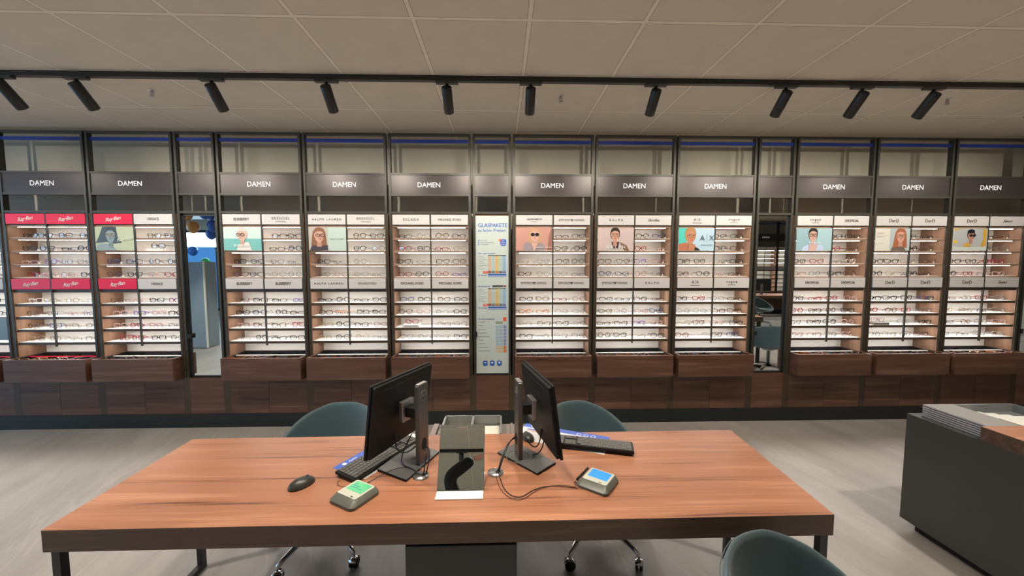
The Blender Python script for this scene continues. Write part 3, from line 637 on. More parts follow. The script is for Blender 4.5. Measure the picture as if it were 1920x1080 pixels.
for i, (x, y) in enumerate([(-2.692, 3.134), (.475, 3.148), (3.633, 3.126)]):
    t = thing('sprinkler_head', 'small pale ceiling sprinkler head, %s of the three' % ['leftmost', 'middle', 'rightmost'][i], 'sprinkler', (x, y, CEIL), 0, 'ceiling sprinklers')
    g = M['silver']; b = MB(); b.cyl((0, 0, 0), (0, 0, -.004), .028, M['white'], 16); b.cyl((0, 0, -.004), (0, 0, -.018), .010, g, 10)
    for s in (-1, 1): b.tube([(s*.008, 0, -.016), (s*.015, 0, -.028), (s*.012, 0, -.042), (0, 0, -.046)], .0022, g, 5)
    b.cyl((0, 0, -.046), (0, 0, -.049), .015, g, 14); b.cyl((0, 0, -.018), (0, 0, -.044), .0025, PM((.5, .05, .03)), 6); b.build('head', t)
DL = ['the left end of the desk', 'the small table mirror', 'the right end of the desk', 'the counter', 'the floor left of the desk', 'the far left floor', 'the far right floor', 'the floor behind the photographer, left', 'the photographer', 'the floor behind the photographer, right', 'the rear floor, left', 'the rear floor, right', 'the rear desk', 'the right wall aisle', 'the window corner', 'the rear aisle, left, added to brighten the ceiling', 'the rear aisle, right, added to brighten the ceiling']
for i, (x, y) in enumerate(DOWN):
    t = thing('ceiling_downlight', 'round white recessed ceiling downlight above ' + DL[i], 'ceiling light', (x, y, CEIL), 0, 'recessed downlights')
    ring = [(.085*math.cos(2*PI*j/24), .085*math.sin(2*PI*j/24), -.004) for j in range(24)]
    MB().tube(ring, .006, M['white'], 6, True).build('trim_ring', t); MB().cyl((0, 0, -.004), (0, 0, 0), .08, M['spot_lens'], 24).build('diffuser', t)

# ------------------------------------------------------------------ the desk
cnr = {'FL': (-1.725, 2.13), 'NL': (-1.699, 1.397), 'NR': (1.30, 1.402), 'FR': (1.345, 2.160)}
desk = thing('desk', 'long walnut consultation desk with black metal legs in the foreground', 'desk', (0, 0, 0))
MB().prism([cnr['NL'], cnr['NR'], cnr['FR'], cnr['FL']], .655, .7385, M['desk_edge_shaded'], 'XY').prism([cnr['NL'], cnr['NR'], cnr['FR'], cnr['FL']], .7385, .74, M['desk_wood'], 'XY').build('desk_top', desk)
for s, (xn, xf) in (('l', (-1.67, -1.695)), ('r', (1.272, 1.315))):
    b = MB(); w = .015
    yn, yf = 1.425, 2.105
    b.box(xn-w, xn+w, yn-w, yn+w, 0, .654, M['black']); b.box(xf-w, xf+w, yf-w, yf+w, 0, .654, M['black'])
    xm0, xm1 = min(xn, xf)-w, max(xn, xf)+w
    for z0, z1 in ((0, .03), (.625, .654)): b.prism([(xn-w, yn+w), (xn+w, yn+w), (xf+w, yf-w), (xf-w, yf-w)], z0, z1, M['black'], 'XY')
    b.build('leg_frame', desk)

# drawer cabinet under the desk with its filing drawer pulled out behind
pc = thing('drawer_cabinet', 'dark drawer cabinet under the desk with open paper drawer behind', 'drawer cabinet', (0, 0, 0))
box('body', -.385, .06, 1.46, 2.40, .02, .60, M['pedestal'], pc, .003)
b = MB(); b.box(-.47, -.435, 2.2, 2.62, .04, .60, M['taupe']).box(-.43, -.386, 2.2, 2.60, .04, .585, M['taupe']).box(.061, .075, 2.2, 2.62, .04, .60, M['taupe']).box(.03, .06, 2.42, 2.62, .04, .59, M['taupe']); b.build('side_panel', pc)
b = MB(); x0, x1, y0, y1 = -.405, .0, 2.405, 2.70
for a in ((x0, x1, y1-.012, y1), (x0, x0+.012, y0, y1), (x1-.012, x1, y0, y1), ((x0+x1)/2-.008, (x0+x1)/2+.008, y0, y1)): b.box(*a, .46, .625, M['grey_metal'])
b.box(x0, x1, y0, y1, .455, .47, M['grey_metal']); dr = b.build('drawer', pc)
for i, (a, c) in enumerate(((x0+.014, (x0+x1)/2-.01), ((x0+x1)/2+.01, x1-.014))):
    for j in range(3): tag(box('paper_stack', a+.003*j, c-.002, y0+.01-.002*j, y1-.03-.045*j*(1-i), .471+.03*j, .4995+.03*j, M['paper']), 'pale paper sheets in the %s compartment of the open drawer, %s layer' % (['left', 'right'][i], ['lowest', 'middle', 'top'][j]), 'paper', 'papers in the open desk drawer')

# ------------------------------------------------------------------ monitors
def monitor(name_label, top_near, top_far, ztop, H, side, base_pts, colc, swivel_stand, cable_hole=True):
    # panel runs from near to far corner; side=+1 when its back faces +X
    n, f = Vector(top_near), Vector(top_far); d = (f-n).normalized(); Wd = (f-n).length
    nrm = Vector((d.y, -d.x)) * side                                      # direction the back faces
    ang = math.atan2(d.y, d.x)
    t = thing('computer_monitor', name_label, 'monitor', (colc[0], colc[1], .74), ang)
    # local frame: x along d, y = left of d
    by = -side                                                            # local y sign of the back direction
    loc = lambda v: Vector((((Vector(v)-Vector(colc)).dot(d)), (Vector(v)-Vector(colc)).dot(Vector((-d.y, d.x)))))
    ln = loc(n); xa = ln.x; yb = ln.y; z1 = ztop-.74; z0 = z1-H
    tilt = math.radians(6)*(-by)                                          # top leans towards the back
    T = Matrix.Translation((0, yb, z1)) @ Matrix.Rotation(-math.radians(7.5)*by, 4, 'X') @ Matrix.Translation((0, 0, -z1))
    b = MB(); th = .012; y0, y1 = sorted((0, -by*th))
    out = rrect(Wd, H, .006, 3, xa+Wd/2, z0+H/2); b.prism(out, y0, y1, M['black_plastic'], T=T)
    pan = b.build('panel', t, .0015)
    b = MB(); y0, y1 = sorted((0, by*.016))
    ins = rrect(Wd-.012, H-.012, .008, 3, xa+Wd/2, z0+H/2)
    b.prism(ins, y0, y1, M['black_plastic'], T=T); y0, y1 = sorted((by*.0155, by*.0166)); b.box(xa+.05, xa+Wd-.05, y0, y1, z1-.040, z1-.036, M['matt_black'], T=T); b.build('rear_cover', pan, .005)
    y0, y1 = sorted((-by*th, -by*(th+.0008))); MB().box(xa+.012, xa+Wd-.012, y0, y1, z0+.02, z1-.012, M['screen_glass'], T=T).build('screen', pan)
    # column
    cw, ct, chh = .039, .012, .403
    b = MB(); b.prism(rrect(cw*2, chh-.01, .012, 3, 0, chh/2+.005), *sorted((-ct, ct)), M['screen_dark']); b.build('stand_column', t, .004)
    yo = by*(ct+.0015)
    MB().box(-cw+.004, cw-.004, -ct+.001, ct-.001, chh-.001, chh+.002, M['silver']).build('top_cap', t, .002)
    b = MB(); b.prism(ell(0, .345, .026, .026, 24), *sorted((by*ct, yo)), M['silver']); b.prism(ell(0, .345, .022, .022, 24), *sorted((yo, yo+by*.0005)), M['screen_dark']); lg = b.build('badge', t)
    text('DELL', 'lettering', lg, 0, yo+by*.001, .345, .017, M['silver'], rot=(PI/2, 0, 0 if by < 0 else PI), bold=.0006)
    MB().prism(ell(0, .105, .020, .030, 20), *sorted((by*ct, by*(ct+.0008))), M['matt_black']).build('cable_hole', t)
    ya = by*(-ct); yb2 = yb*.99
    b = MB(); b.box(-.03, .03, min(ya, yb2+by*.01), max(ya, yb2+by*.01), z1-.20, z1-.15, M['black_plastic']).box(-.045, .045, *sorted((yb2+by*.012, yb2+by*.035)), z1-.225, z1-.125, M['silver']); b.build('mount_arm', t, .003)
    # base
    R = Matrix.Rotation(-ang, 4, 'Z')
    bp = [(R @ Vector((p[0]-colc[0], p[1]-colc[1], 0))) for p in base_pts]
    MB().prism([(p.x, p.y) for p in bp], .001, .009, M['matt_black'], 'XY').prism([(p.x, p.y) for p in bp], .009, .013, M['base_grey'], 'XY').build('stand_base', t, .002)
    ring = [(.062*math.cos(2*PI*j/28), .062*math.sin(2*PI*j/28), .0135) for j in range(28)]; MB().tube(ring, .0012, M['silver'], 4, True).build('swivel_ring', t)
    return t
M['screen_glass'] = mat('dark_screen', (.01, .011, .012), .15); M['base_grey'] = mat('monitor_base_grey', (.17, .175, .17), .38, .4)
def quad(a, b, c):
    a, b, c = map(Vector, (a, b, c)); return [tuple(a), tuple(b), tuple(c), tuple(a+c-b)]
# ztop 1.175
monitor('left black monitor on the desk seen from behind, angled right', (-.576, 1.678), (-.393, 2.095), 1.175, .355, 1, quad((-.588, 1.766), (-.429, 1.672), (-.322, 1.928)), (-.388, 1.826), 0)
monitor('right black monitor on the desk seen from behind, angled left', (.224, 1.669), (.1205, 2.115), 1.175, .355, -1, quad((-.023, 1.914), (.164, 1.708), (.264, 1.805)), (.084, 1.86), 0)

# keyboards
def keyboard(label, near_left, ang):
    t = thing('keyboard', label, 'keyboard', (near_left[0], near_left[1], .7402), ang); Wk, D = .44, .128
    T = Matrix.Rotation(math.radians(4), 4, 'X')
    MB().box(0, Wk, 0, D, .004, .018, M['black_plastic'], T=T).box(.01, .03, D-.02, D-.01, 0, .014, M['black_plastic']).box(Wk-.03, Wk-.01, D-.02, D-.01, 0, .014, M['black_plastic']).box(.01, Wk-.01, 0, .01, 0, .004, M['black_plastic']).build('case', t, .002)
    b = MB(); M['key'] = M.get('key') or mat('keycap_grey', (.12, .12, .11), .45)
    for r in range(6):
        y = .008+r*.0195; x = .010
        lay = [1.25, 1.25, 1.25, 6.2, 1.25, 1.25, 1.25, 1.3] if r == 0 else ([2.2]+[1]*10+[2.8] if r == 1 else [1.75]+[1]*11+[2.25] if r == 2 else [1.5]+[1]*12+[1.5] if r == 3 else [1]*13+[2] if r == 4 else [1]*14)
        for w in lay: b.box(x+.001, x+w*.0185-.001, y, y+.0165, .018, .0215, M['key'], T=T); x += w*.0185
        for g0, n in ((.296, 3), (.360, 4)):
            for c in range(n):
                if r in (2,) and n == 3: continue
                b.box(g0+c*.0187+.001, g0+(c+1)*.0187-.001, y, y+.0165, .018, .0215, M['key'], T=T)
    b.build('keys', t); return t
keyboard('black keyboard behind left monitor with blue leaflet under it', (-.655, 1.665), math.radians(62))
# left keyboard: numpad end nearest the viewer
kr = keyboard('black keyboard right of the right monitor', (.664, 1.855), math.radians(180-15))
kr.location = (.702, 1.985, .7415)

# mouse
def mouse(label, loc, rz, small=False):
    t = thing('computer_mouse', label, 'mouse', (*loc, .7402), rz)
    vs, fs, n, rings = [], [], 20, 7
    for i in range(rings+1):
        ph = (PI/2)*i/rings
        for j in range(n):
            a = 2*PI*j/n; rr = math.cos(ph) if i < rings else 0.001
            vs.append((.031*rr*math.cos(a)*(1-.12*math.sin(a)), .052*rr*math.sin(a), .004+.031*math.sin(ph)))
    for i in range(rings): fs += [(i*n+j, i*n+(j+1) % n, (i+1)*n+(j+1) % n, (i+1)*n+j) for j in range(n)]
    b = MB(); b.add(vs, fs, M['mouse'], True); b.add([(x, y, 0) for x, y, z in vs[:n]]+vs[:n], [tuple(range(n))]+[(j, (j+1) % n, n+(j+1) % n, n+j) for j in range(n)], M['black_plastic']); b.build('shell', t)
    MB().box(-.005, .005, .012, .028, .024, .0335, M['matt_black']).build('scroll_wheel', t, .002); return t
M['mouse'] = mat('mouse_grey', (.05, .055, .05), .35, .2)
mouse('dark grey computer mouse on the left of the desk', (-.885, 1.66), math.radians(-38)).scale = (1.15, 1.1, 1.05)
mouse('dark mouse half hidden behind the right monitor', (.145, 2.08), math.radians(20))

# signature pads
def pad(label, pts, lcd, cx, cy, rz, w, h, flip):
    t = thing('signature_pad', label, 'signature pad', (cx, cy, .7402), rz)
    T = Matrix.Translation((0, -h/2, 0)) @ Matrix.Rotation(math.radians(6), 4, 'X') @ Matrix.Translation((0, h/2, 0))
    MB().prism(rrect(w, h, .022, 5), .0, .012, M['pad_body'], 'XY').loft(rrect(w, h, .022, 5), rrect(w-.026, h-.036, .012, 5, 0, .008), .012, .0295, M['pad_body']).build('body', t, .002)
    MB().prism(rrect(w-.034, h-.045, .008, 4, 0, .008), .0302, .032, M['pad_face'], 'XY').build('face_plate', t)
    sc = box('display', -w*.31, w*.31, -.008 if not flip else -.012, h*.36, .032, .0325, lcd, t)
    for i in range(3 if not flip else 0): MB().tube([(-w*.26+j*.012, .012+.012*i+.003*(j % 2), .0328) for j in range(int(w*.5/.012)-2*i)], .0009, M['papblue'], 4).build('handwriting', sc)
    text('signotec' if 0 else 'sign', 'lettering', t, w*.18, -h*.24, .0322, .009, M['grey_letter'], rot=(0, 0, 0))
    if flip:
        b = MB(); b.tube([(-w/2-.004, -h*.35, .02), (-w/2-.004, h*.42, .02)], .0055, M['black_plastic'], 8); b.build('pen_holder', t)
        b = MB(); b.tube([(-w/2-.006+.012*math.sin(q*1.1), -h*.3+.010*math.cos(q*1.3)-q*.0015, .006+.004*math.sin(q)) for q in range(16)], .0012, M['rubber'], 4); b.build('pen_cord', t)
    return t
pad('signature pad with green display at left of the desk', None, M['lcd_green'], -.617, 1.565, math.radians(-30), .145, .150, False)
pad('signature pad with blue display at right of the desk', None, M['lcd_blue'], .427, 1.634, math.radians(-37), .145, .150, True)

# leaflets on the desk
def leaflet(label, x, y, rz, w, h, items):
    t = thing('leaflet', label, 'leaflet', (x, y, .7401), rz); box('sheet', 0, w, 0, h, 0, .0008, M['paper_white'], t)
    b = MB(); b.box(0, w, h-.045, h, .0008, .0011, M['papblue'])
    if items:
        for cx in (.33, .37, .41): b.prism([(cx-.04*0+px, h-.03+py) for px, py in ell(0, 0, .014, .014)], .0011, .0014, M['letter'], 'XY').prism([(cx+px, h-.03+py) for px, py in ell(0, 0, .011, .011)], .0014, .0016, M['papblue'], 'XY')
        b.box(.03, .10, h-.075, h-.062, .0008, .0011, M['papblue']).box(.03, .16, h-.092, h-.082, .0008, .0011, PM((.7, .3, .2))).box(.27, .44, h-.075, h-.068, .0008, .0011, M['papblue'])
    b.prism([(.05+px, h-.022+py) for px, py in ell(0, 0, .011, .011)], .0011, .0014, M['letter'], 'XY'); b.build('print', t)
    text('Apollo', 'lettering', t, .10, h-.022, .0012, .018, M['letter'], rot=(0, 0, 0)); return t
M['paper_white'] = mat('glossy_white_sheet', (.75, .76, .80), .35)
leaflet('blue and white leaflet under the left keyboard', -.803, 1.80, math.radians(62), .42, .0, False) if 0 else None
t = leaflet('blue and white leaflet under the left keyboard', -.622, 1.700, math.radians(62), .46, .215, False)
leaflet('blue and white leaflet behind the right keyboard', .067, 2.089, math.radians(-23.5), .50, .21, True)

# grommets and cables
for i, (x, y) in enumerate(((-.374, 1.719), (-.03, 1.736))):
    t = thing('cable_grommet', 'round metal cable grommet in the desk beside the %s monitor base' % ['left', 'right'][i], 'cable grommet', (x, y, .7402))
    MB().cyl((0, 0, 0), (0, 0, .003), .038, M['silver'], 32).tube([(.036*math.cos(2*PI*j/24), .036*math.sin(2*PI*j/24), .003) for j in range(24)], .002, M['chrome'], 6, True).build('cover', t); MB().cyl((.012, .006, .0031), (.012, .006, .0036), .012, M['matt_black'], 16).build('opening', t)
def bez(p, n=14):
    P4 = [Vector(q) for q in p]; o = []
    for s in range(0, len(P4)-1, 3):
        a, b, c, d = P4[s:s+4]
        for i in range(n+(s+4 >= len(P4))): t = i/n; o.append(a*(1-t)**3+b*3*t*(1-t)**2+c*3*t*t*(1-t)+d*t**3)
    return o
def cable(label, p, r=.0032, n=14):
    o = MB().tube(bez(p, n), r, M['rubber'], 6).build('cable'); return tag(o, label, 'cable')
Z = .7435
cable('thick black cable looping from left stand hole into the grommet', [(-.372, 1.800, .835), (-.35, 1.76, .85), (-.352, 1.735, .82), (-.362, 1.722, .746)])
cable('second black cable from left stand hole beside the thick loop', [(-.380, 1.805, .83), (-.33, 1.78, .87), (-.335, 1.745, .81), (-.352, 1.727, .746)])
cable('black cable behind the left panel curling onto its stand base', [(-.455, 1.90, .86), (-.49, 1.82, .79), (-.50, 1.80, .765), (-.455, 1.775, .757), (-.41, 1.75, .757), (-.40, 1.73, .755), (-.375, 1.722, .7475)])
cable('black cable hanging between left panel and its stand', [(-.52, 1.86, .88), (-.53, 1.80, .80), (-.46, 1.80, .78), (-.415, 1.86, .83)])
cable('thin cable from the left stand base to the green signature pad', [(-.45, 1.765, .757), (-.50, 1.77, .765), (-.56, 1.72, .7445), (-.60, 1.665, Z)], .0018)
cable('black cable from the right stand hole down to the grommet', [(.085, 1.905, .83), (.03, 1.87, .85), (-.0, 1.79, .80), (-.018, 1.742, .746)])
cable('second black cable arching from right stand hole to grommet', [(.09, 1.90, .84), (.035, 1.86, .865), (.012, 1.79, .80), (-.014, 1.745, .746)])
cable('black cable behind the right panel down to its base', [(.20, 1.87, .90), (.19, 1.84, .80), (.17, 1.86, .77), (.12, 1.92, .82)])
cable('second black cable under the right monitor panel', [(.215, 1.88, .89), (.215, 1.85, .80), (.19, 1.86, .76), (.16, 1.87, .757)])
cable('thin black cable curving from right grommet to the blue signature pad', [(-.018, 1.742, .747), (-.0, 1.66, Z), (.0, 1.57, Z), (.06, 1.545, Z), (.12, 1.53, Z), (.12, 1.67, Z), (.33, 1.60, Z)], .0018)
cable('second thin cable looping in front of the right grommet', [(-.024, 1.742, .747), (-.03, 1.66, Z), (.0, 1.53, Z), (.07, 1.525, Z), (.13, 1.53, Z), (.14, 1.66, Z), (.325, 1.612, Z)], .0012)
cable('thin dark cord end lying left of the left keyboard', [(-.655, 1.655, Z), (-.70, 1.62, Z), (-.75, 1.66, Z), (-.73, 1.69, Z)], .0010)

# small tilted mirror on the desk
t = thing('table_mirror', 'small tilted mirror on a white base in the middle of the desk', 'mirror', (-.179, 1.59, .7402))
th = math.radians(28); T = Matrix.Translation((0, 0, .006)) @ Matrix.Rotation(-th, 4, 'X')
MB().box(-.100, .100, -.055, .15, 0, .005, M['white_acrylic']).build('base', t, .001)
MB().box(-.100, .100, .0, .005, 0, .268, M['silver'], T=T).box(-.100, -.0975, -.002, .006, 0, .268, M['silver'], T=T).box(.0975, .100, -.002, .006, 0, .268, M['silver'], T=T).build('back_plate', t)
MB().box(-.0975, .0975, -.0015, -.0002, .004, .266, M['mirror'], T=T).build('mirror_glass', t)
MB().prism([(.0, .006), (.006, .006), (.13, .25), (.125, .25)], .1002, .102, M['silver'], 'YZ').prism([(.14, .005), (.148, .005), (.118, .236), (.112, .236)], -.02, .02, M['silver'], 'YZ').build('stay', t)

# ------------------------------------------------------------------ tub chairs
def chair_proto():
    t = thing('tub_chair', 'x', 'chair', (0, 0, 0), 0, 'teal tub chairs on chrome swivel bases')
    # local: back towards +y
    n = 48; prof = []
    def rim(phi):
        a = abs(math.degrees(phi)); k = [(0, .775), (30, .762), (58, .71), (78, .648), (100, .575), (130, .50), (160, .462), (180, .452)]
        for (a0, z0), (a1, z1) in zip(k, k[1:]):
            if a <= a1: s = (a-a0)/(a1-a0); return z0+(z1-z0)*s
        return .452
    vs = []; rings = 9
    def pt(phi, v, off=0):
        ca, sa = math.sin(phi), math.cos(phi)                          # phi 0 = back (+y)
        rx, ry = .298, .265
        zr = rim(phi)
        if v < .5: rr = v/.5*.80; z = .430+.02*(v/.5)**3
        else:
            s = (v-.5)/.5; rr = .80+.20*math.sin(s*PI/2)**.8; z = .45+(zr-.45)*(s**1.3)
            rr *= 1+.05*(zr-.45)*s*max(0, sa)
        rr2 = rr; k = 1+off/.28
        return Vector((rx*rr2*ca*k, ry*rr2*sa*k, z-off*(1 if v < .55 else max(0, 1-(v-.55)*4))))
    vt = [i/(rings) for i in range(1, rings+1)]
    inner = [[pt(2*PI*j/n-PI, v) for j in range(n)] for v in vt]
    outer = [[pt(2*PI*j/n-PI, v, .030) for j in range(n)] for v in vt]
    allr = [[Vector((0, 0, .430))]] ; vs = [Vector((0, 0, .430))]; fs = []
    def addring(r): s = len(vs); vs.extend(r); return s
    prev = addring(inner[0]); fs += [(0, prev+(j+1) % n, prev+j) for j in range(n)]
    for r in inner[1:]:
        s = addring(r); fs += [(prev+j, prev+(j+1) % n, s+(j+1) % n, s+j) for j in range(n)]; prev = s
    top = [(a+b)/2+Vector((0, 0, .010)) for a, b in zip(inner[-1], outer[-1])]
    s = addring(top); fs += [(prev+j, prev+(j+1) % n, s+(j+1) % n, s+j) for j in range(n)]; prev = s
    for r in outer[::-1]:
        s = addring(r); fs += [(prev+j, prev+(j+1) % n, s+(j+1) % n, s+j) for j in range(n)]; prev = s
    vs.append(Vector((0, 0, .395))); fs += [(prev+j, prev+(j+1) % n, len(vs)-1) for j in range(n)]
    sh = MB().add(vs, fs, M['teal'], True).build('upholstered_shell', t, subsurf=1)
    seam = [pt(2*PI*j/n-PI, 1.0, .024)+Vector((0, 0, -.012)) for j in range(n)]; seam = [p+(p.xy.normalized().to_3d()*.0075) for p in seam]
    MB().tube(seam, .0018, M['teal'], 5, True).build('piping', sh)
    MB().tube([(0, 0, .395), (0, 0, .37), (0, 0, .36), (0, 0, .10)], [.08, .08, .025, .025], M['chrome'], 20).build('gas_column', t)
    for i in range(5):
        a = math.radians(-94+72*i); c, s = math.cos(a), math.sin(a)
        MB().tube([(.02*c, .02*s, .13), (.15*c, .15*s, .128), (.29*c, .29*s, .100), (.325*c, .325*s, .085), (.33*c, .33*s, .066)], [.022, .018, .014, .012, .008], M['chrome'], 10).build('leg', t)
        p = Vector((.33*c, .33*s, .0)); q = Vector((-s, c, 0)).normalized(); lat = (q*.6+Vector((c, s, 0))*.8).normalized()
        w = MB()
        w.cyl(p+lat*.004+Vector((0, 0, .031)), p+lat*.020+Vector((0, 0, .031)), .030, M['black_plastic'], 20); w.cyl(p-lat*.020+Vector((0, 0, .031)), p-lat*.004+Vector((0, 0, .031)), .030, M['black_plastic'], 20)
        w.cyl(p+Vector((0, 0, .036)), p+Vector((0, 0, .07)), .007, M['chrome'], 8)
        ws = w.build('castor', t)
        g = MB(); vsq = []; 
        for k in range(9):
            aa = math.radians(20+k*17); dd = lat.cross(Vector((0, 0, 1))); r0 = .0325
            for e in (-.022, .022): vsq.append(p+lat*e+dd*math.cos(aa)*r0+Vector((0, 0, .031+math.sin(aa)*r0)))
        g.add(vsq, [(2*k, 2*k+1, 2*k+3, 2*k+2) for k in range(8)], M['chrome'], True); cv = g.build('castor_cover', ws)
        sm = cv.modifiers.new('solid', 'SOLIDIFY'); sm.thickness = .0015
    return t
ch = chair_proto()
CH = [((-1.09, 2.30), -18, 'teal tub chair behind the desk, left of the left monitor'), ((.585, 2.30), 38, 'teal tub chair behind the desk, right of the right monitor'),
      ((.965, 1.00), 36, 'lighter teal tub chair in the foreground, near side of the desk'), ((4.12, 2.30), 20, 'teal tub chair reflected low in the right mirror door'),
      ((6.85, -1.9), 160, 'teal tub chair reflected in the right mirror door behind a tabletop'), ((8.3, -1.75), 190, 'distant teal tub chair at the right end of the rear desk')]
for i, (p, a, lab) in enumerate(CH):
    o = ch if i == 0 else copy_tree(ch); o.location = (*p, 0); o.rotation_euler = (0, 0, math.radians(a)); o['label'] = lab

# ------------------------------------------------------------------ counter at the right
ct = thing('service_counter', 'dark grey counter with walnut top cut off at the right edge', 'counter', (0, 0, 0))
box('body', 2.612, 3.55, 1.05, 2.344, .056, .752, M['anthracite'], ct, .002); box('plinth', 2.66, 3.5, 1.1, 2.29, 0, .056, M['matt_black'], ct)
b = MB(); b.box(2.612, 4.25, 1.0, 1.965, .753, .829, M['desk_edge_shaded']).box(2.612, 4.25, 1.0, 1.965, .829, .831, M['desk_wood']); b.build('worktop', ct)
b = MB()
for y in (1.04, 1.92): b.box(4.19, 4.23, y-.02, y+.02, 0, .753, M['black'])
b.box(4.19, 4.23, 1.04, 1.92, 0, .03, M['black']); b.build('leg_frame', ct)
for j in range(6):
    o = MB().box(2.662+.001*(j % 2), 2.850, 1.970, 2.300-.002*(j % 3), .7525+j*.0131, .7525+j*.0131+.0095, M['laminate_grey']).box(2.6605, 2.6625, 1.972, 2.298, .7540+j*.0131, .7525+j*.0131+.0090, M['laminate_edge']).build('folder')
    tag(o, 'grey folder in the stack on the counter, %s' % ['lowest', 'second from bottom', 'third from bottom', 'third from top', 'second from top', 'topmost'][j], 'folder', 'grey folders stacked on the counter')
t = thing('paper_tray', 'grey tray holding white papers behind the folders on the counter', 'paper tray', (2.89, 1.985, .7525))
b = MB(); b.box(0, .42, 0, .36, 0, .005, M['grey_metal']).box(0, .42, .35, .36, 0, .055, M['grey_metal']).box(0, .008, 0, .36, 0, .045, M['grey_metal']).box(.412, .42, 0, .36, 0, .055, M['grey_metal']); b.build('tray', t)
for j in range(5): tag(box('paper', 2.91+.012*j, 3.07+.035*j, 2.0, 2.325-.045*j, .7585+.008*j, .765+.008*j, M['paper']), 'white paper sheet in the counter tray, %s of five in the pile' % ['lowest', 'second', 'middle', 'fourth', 'topmost'][j], 'paper', 'papers in the counter tray')

# ------------------------------------------------------------------ things seen only in the mirrors
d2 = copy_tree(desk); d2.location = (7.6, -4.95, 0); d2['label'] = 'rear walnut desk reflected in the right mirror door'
t = thing('computer_monitor', 'black monitor on the rear desk reflected in the right mirror door', 'monitor', (7.75, -3.2, .7402), math.radians(8))
box('panel', -.27, .27, -.015, .02, .12, .46, M['black_plastic'], t, .003); MB().box(-.035, .035, .02, .045, .01, .32, M['screen_dark']).build('stand_column', t); box('stand_base', -.12, .12, -.07, .10, 0, .01, M['base_grey'], t)
t = thing('partition_panel', 'blue-grey partition with white edge reflected in left mirror door', 'partition', (-6.33, -.05, 0))
box('board', 0, .45, 0, .35, .01, 1.72, mat('blue_grey_panel', (.26, .33, .40), .45), t, .003); box('edge_trim', .452, .475, .33, .36, .01, 1.74, M['white'], t)
for i, (x, y, z, r, c, cn) in enumerate([(-7.08, -.9, 2.80, .13, (.62, .28, .08), 'upper orange'), (-7.00, -.95, 2.52, .13, (.60, .26, .08), 'lower orange'), (-6.75, -1.0, 2.84, .13, (.03, .11, .42), 'upper blue'), (-6.65, -1.1, 2.56, .13, (.03, .10, .40), 'lower blue'),
   (-6.62, -1.0, 2.82, .12, (.03, .09, .36), 'right-hand blue'), (-6.42, -1.0, 2.56, .11, (.62, .28, .08), 'small orange'), (-7.0, -1.5, 2.40, .12, (.03, .10, .40), 'low-hanging blue'), (-8.9, -3.8, 1.72, .12, (.03, .42, .12), 'green'), (-9.1, -3.6, 2.05, .13, (.03, .15, .5), 'far blue')]):
    t = thing('balloon', '%s balloon hanging by the window in the left mirror' % cn, 'balloon', (x, y, z), 0, 'balloons near the window'); bm_ = MB(); vs = []; n, k = 20, 12
    for a in range(k+1):
        ph = PI*a/k; rr = math.sin(ph)*r*(1 if ph < PI/2 else 1-.12*(ph-PI/2)); zz = math.cos(ph)*r*(1 if ph < PI/2 else 1.2)
        vs += [(max(rr, .0005)*math.cos(2*PI*j/n), max(rr, .0005)*math.sin(2*PI*j/n), zz) for j in range(n)]
    bm_.add(vs, [(a*n+j, a*n+(j+1) % n, (a+1)*n+(j+1) % n, (a+1)*n+j) for a in range(k) for j in range(n)], mat('balloon_'+cn.replace(' ', '_'), c, .3), True).build('skin', t)
    MB().tube([(0, 0, r), (0, 0, CEIL-z)], .0015, M['white'], 4).build('string', t) if z > 2 else MB().tube([(0, 0, -r*1.2), (0, .03, -z*.5), (0, 0, -z+.002)], .0015, M['white'], 4).build('string', t)

# the photographer, visible only as an arm in the small mirror
pr = thing('person', 'black sleeved arm of the photographer reflected in the table mirror', 'person', (0, 0, 0))
def skin_mesh(name, verts, edges, radii, m, parent, root=0, lev=2):
    me = bpy.data.meshes.new(name); me.from_pydata(verts, edges, []); me.materials.append(m)
    o = bpy.data.objects.new(name, me); COL.objects.link(o); o.parent = parent
    s = o.modifiers.new('skin', 'SKIN'); s.use_smooth_shade = True
    for i, r in enumerate(radii):
        d = me.skin_vertices[0].data[i]; d.radius = (r, r) if not isinstance(r, tuple) else r; d.use_root = (i == root)
    q = o.modifiers.new('sub', 'SUBSURF'); q.levels = q.render_levels = lev; return o
V = [(0, -.52, .95), (0, -.52, 1.15), (0, -.51, 1.34), (0, -.50, 1.46), (-.17, -.49, 1.42), (-.40, -.30, 1.50), (-.47, -.12, 1.64), (-.26, -.08, 1.78), (.17, -.49, 1.42), (.27, -.50, 1.18), (.24, -.36, .98),
     (-.10, -.52, .88), (-.11, -.51, .48), (-.11, -.53, .12), (.10, -.52, .88), (.11, -.51, .48), (.11, -.53, .12)]
Eg = [(0, 1), (1, 2), (2, 3), (2, 4), (4, 5), (5, 6), (6, 7), (2, 8), (8, 9), (9, 10), (0, 11), (11, 12), (12, 13), (0, 14), (14, 15), (15, 16)]
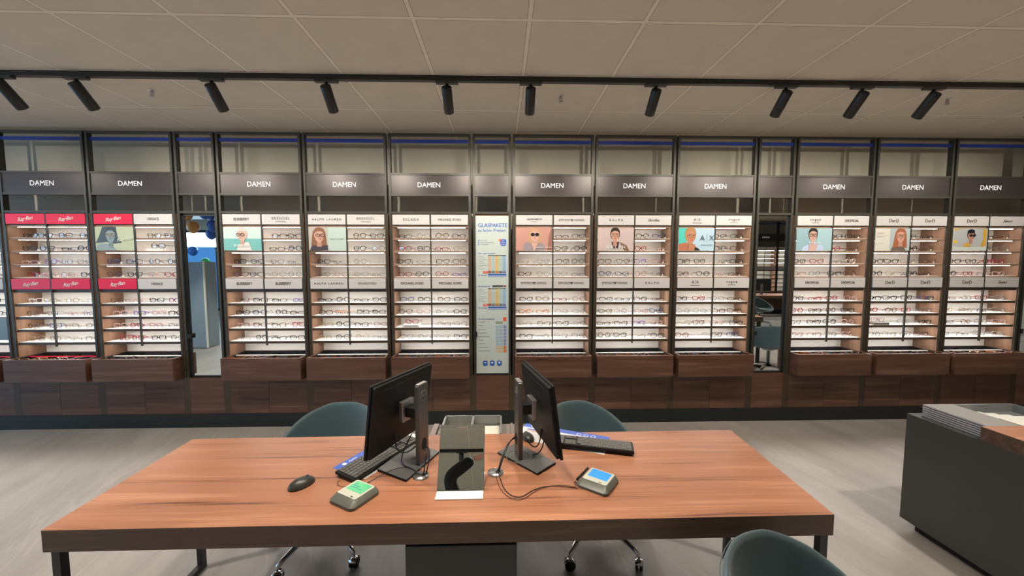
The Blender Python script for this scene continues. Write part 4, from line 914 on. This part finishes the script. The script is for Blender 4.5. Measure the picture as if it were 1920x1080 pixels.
skin_mesh('clothing', V, Eg, [(.15, .11), (.14, .10), (.15, .11), .07, .078, .070, .066, .050, .068, .052, .038, .085, .062, .045, .085, .062, .045], M['cloth_black'], pr)
skin_mesh('head', [(0, -.50, 1.47), (0, -.495, 1.54), (0, -.475, 1.61), (0, -.475, 1.69), (0, -.375, 1.625)], [(0, 1), (1, 2), (2, 3), (2, 4)], [.05, .055, .082, .080, .012], M['skin'], pr)
hv = [(-.26, -.08, 1.78), (-.19, -.08, 1.800), (-.14, -.06, 1.815)]; he = [(0, 1), (1, 2)]; hr = [.028, .026, .030]
for q, (dz, l) in enumerate(((.030, .052), (.012, .060), (-.006, .056), (-.024, .046))):
    i = len(hv); hv += [(-.125, -.055+.006*q, 1.815+dz), (-.125+l*.6, -.045, 1.818+dz), (-.125+l*.95, -.052, 1.814+dz)]; he += [(2, i), (i, i+1), (i+1, i+2)]; hr += [.010, .009, .008]
i = len(hv); hv += [(-.15, -.075, 1.84), (-.115, -.06, 1.87)]; he += [(2, i), (i, i+1)]; hr += [.011, .009]
skin_mesh('hand', hv, he, hr, M['skin'], pr, lev=1)
b = MB()
vs = []; n = 18
for a in range(8):
    ph = (PI*.62)*a/7; vs += [(.094*max(math.sin(ph), .01)*math.cos(2*PI*j/n), -.49+.104*max(math.sin(ph), .01)*math.sin(2*PI*j/n), 1.67+.115*math.cos(ph)) for j in range(n)]
b.add(vs, [(a*n+j, a*n+(j+1) % n, (a+1)*n+(j+1) % n, (a+1)*n+j) for a in range(7) for j in range(n) if not (a > 3 and .6 < math.sin(2*PI*(j+.5)/n))], M['hair'], True).build('hair', pr)

# lettering becomes plain mesh so that every sign keeps its own outline
bpy.context.view_layer.update()
dg = bpy.context.evaluated_depsgraph_get()
for o in [q for q in COL.objects if q.type == 'FONT']:
    me = bpy.data.meshes.new_from_object(o.evaluated_get(dg)); n = bpy.data.objects.new('lettering', me); COL.objects.link(n)
    n.parent = o.parent; n.location = o.location; n.rotation_euler = o.rotation_euler; n.scale = o.scale; bpy.data.objects.remove(o)
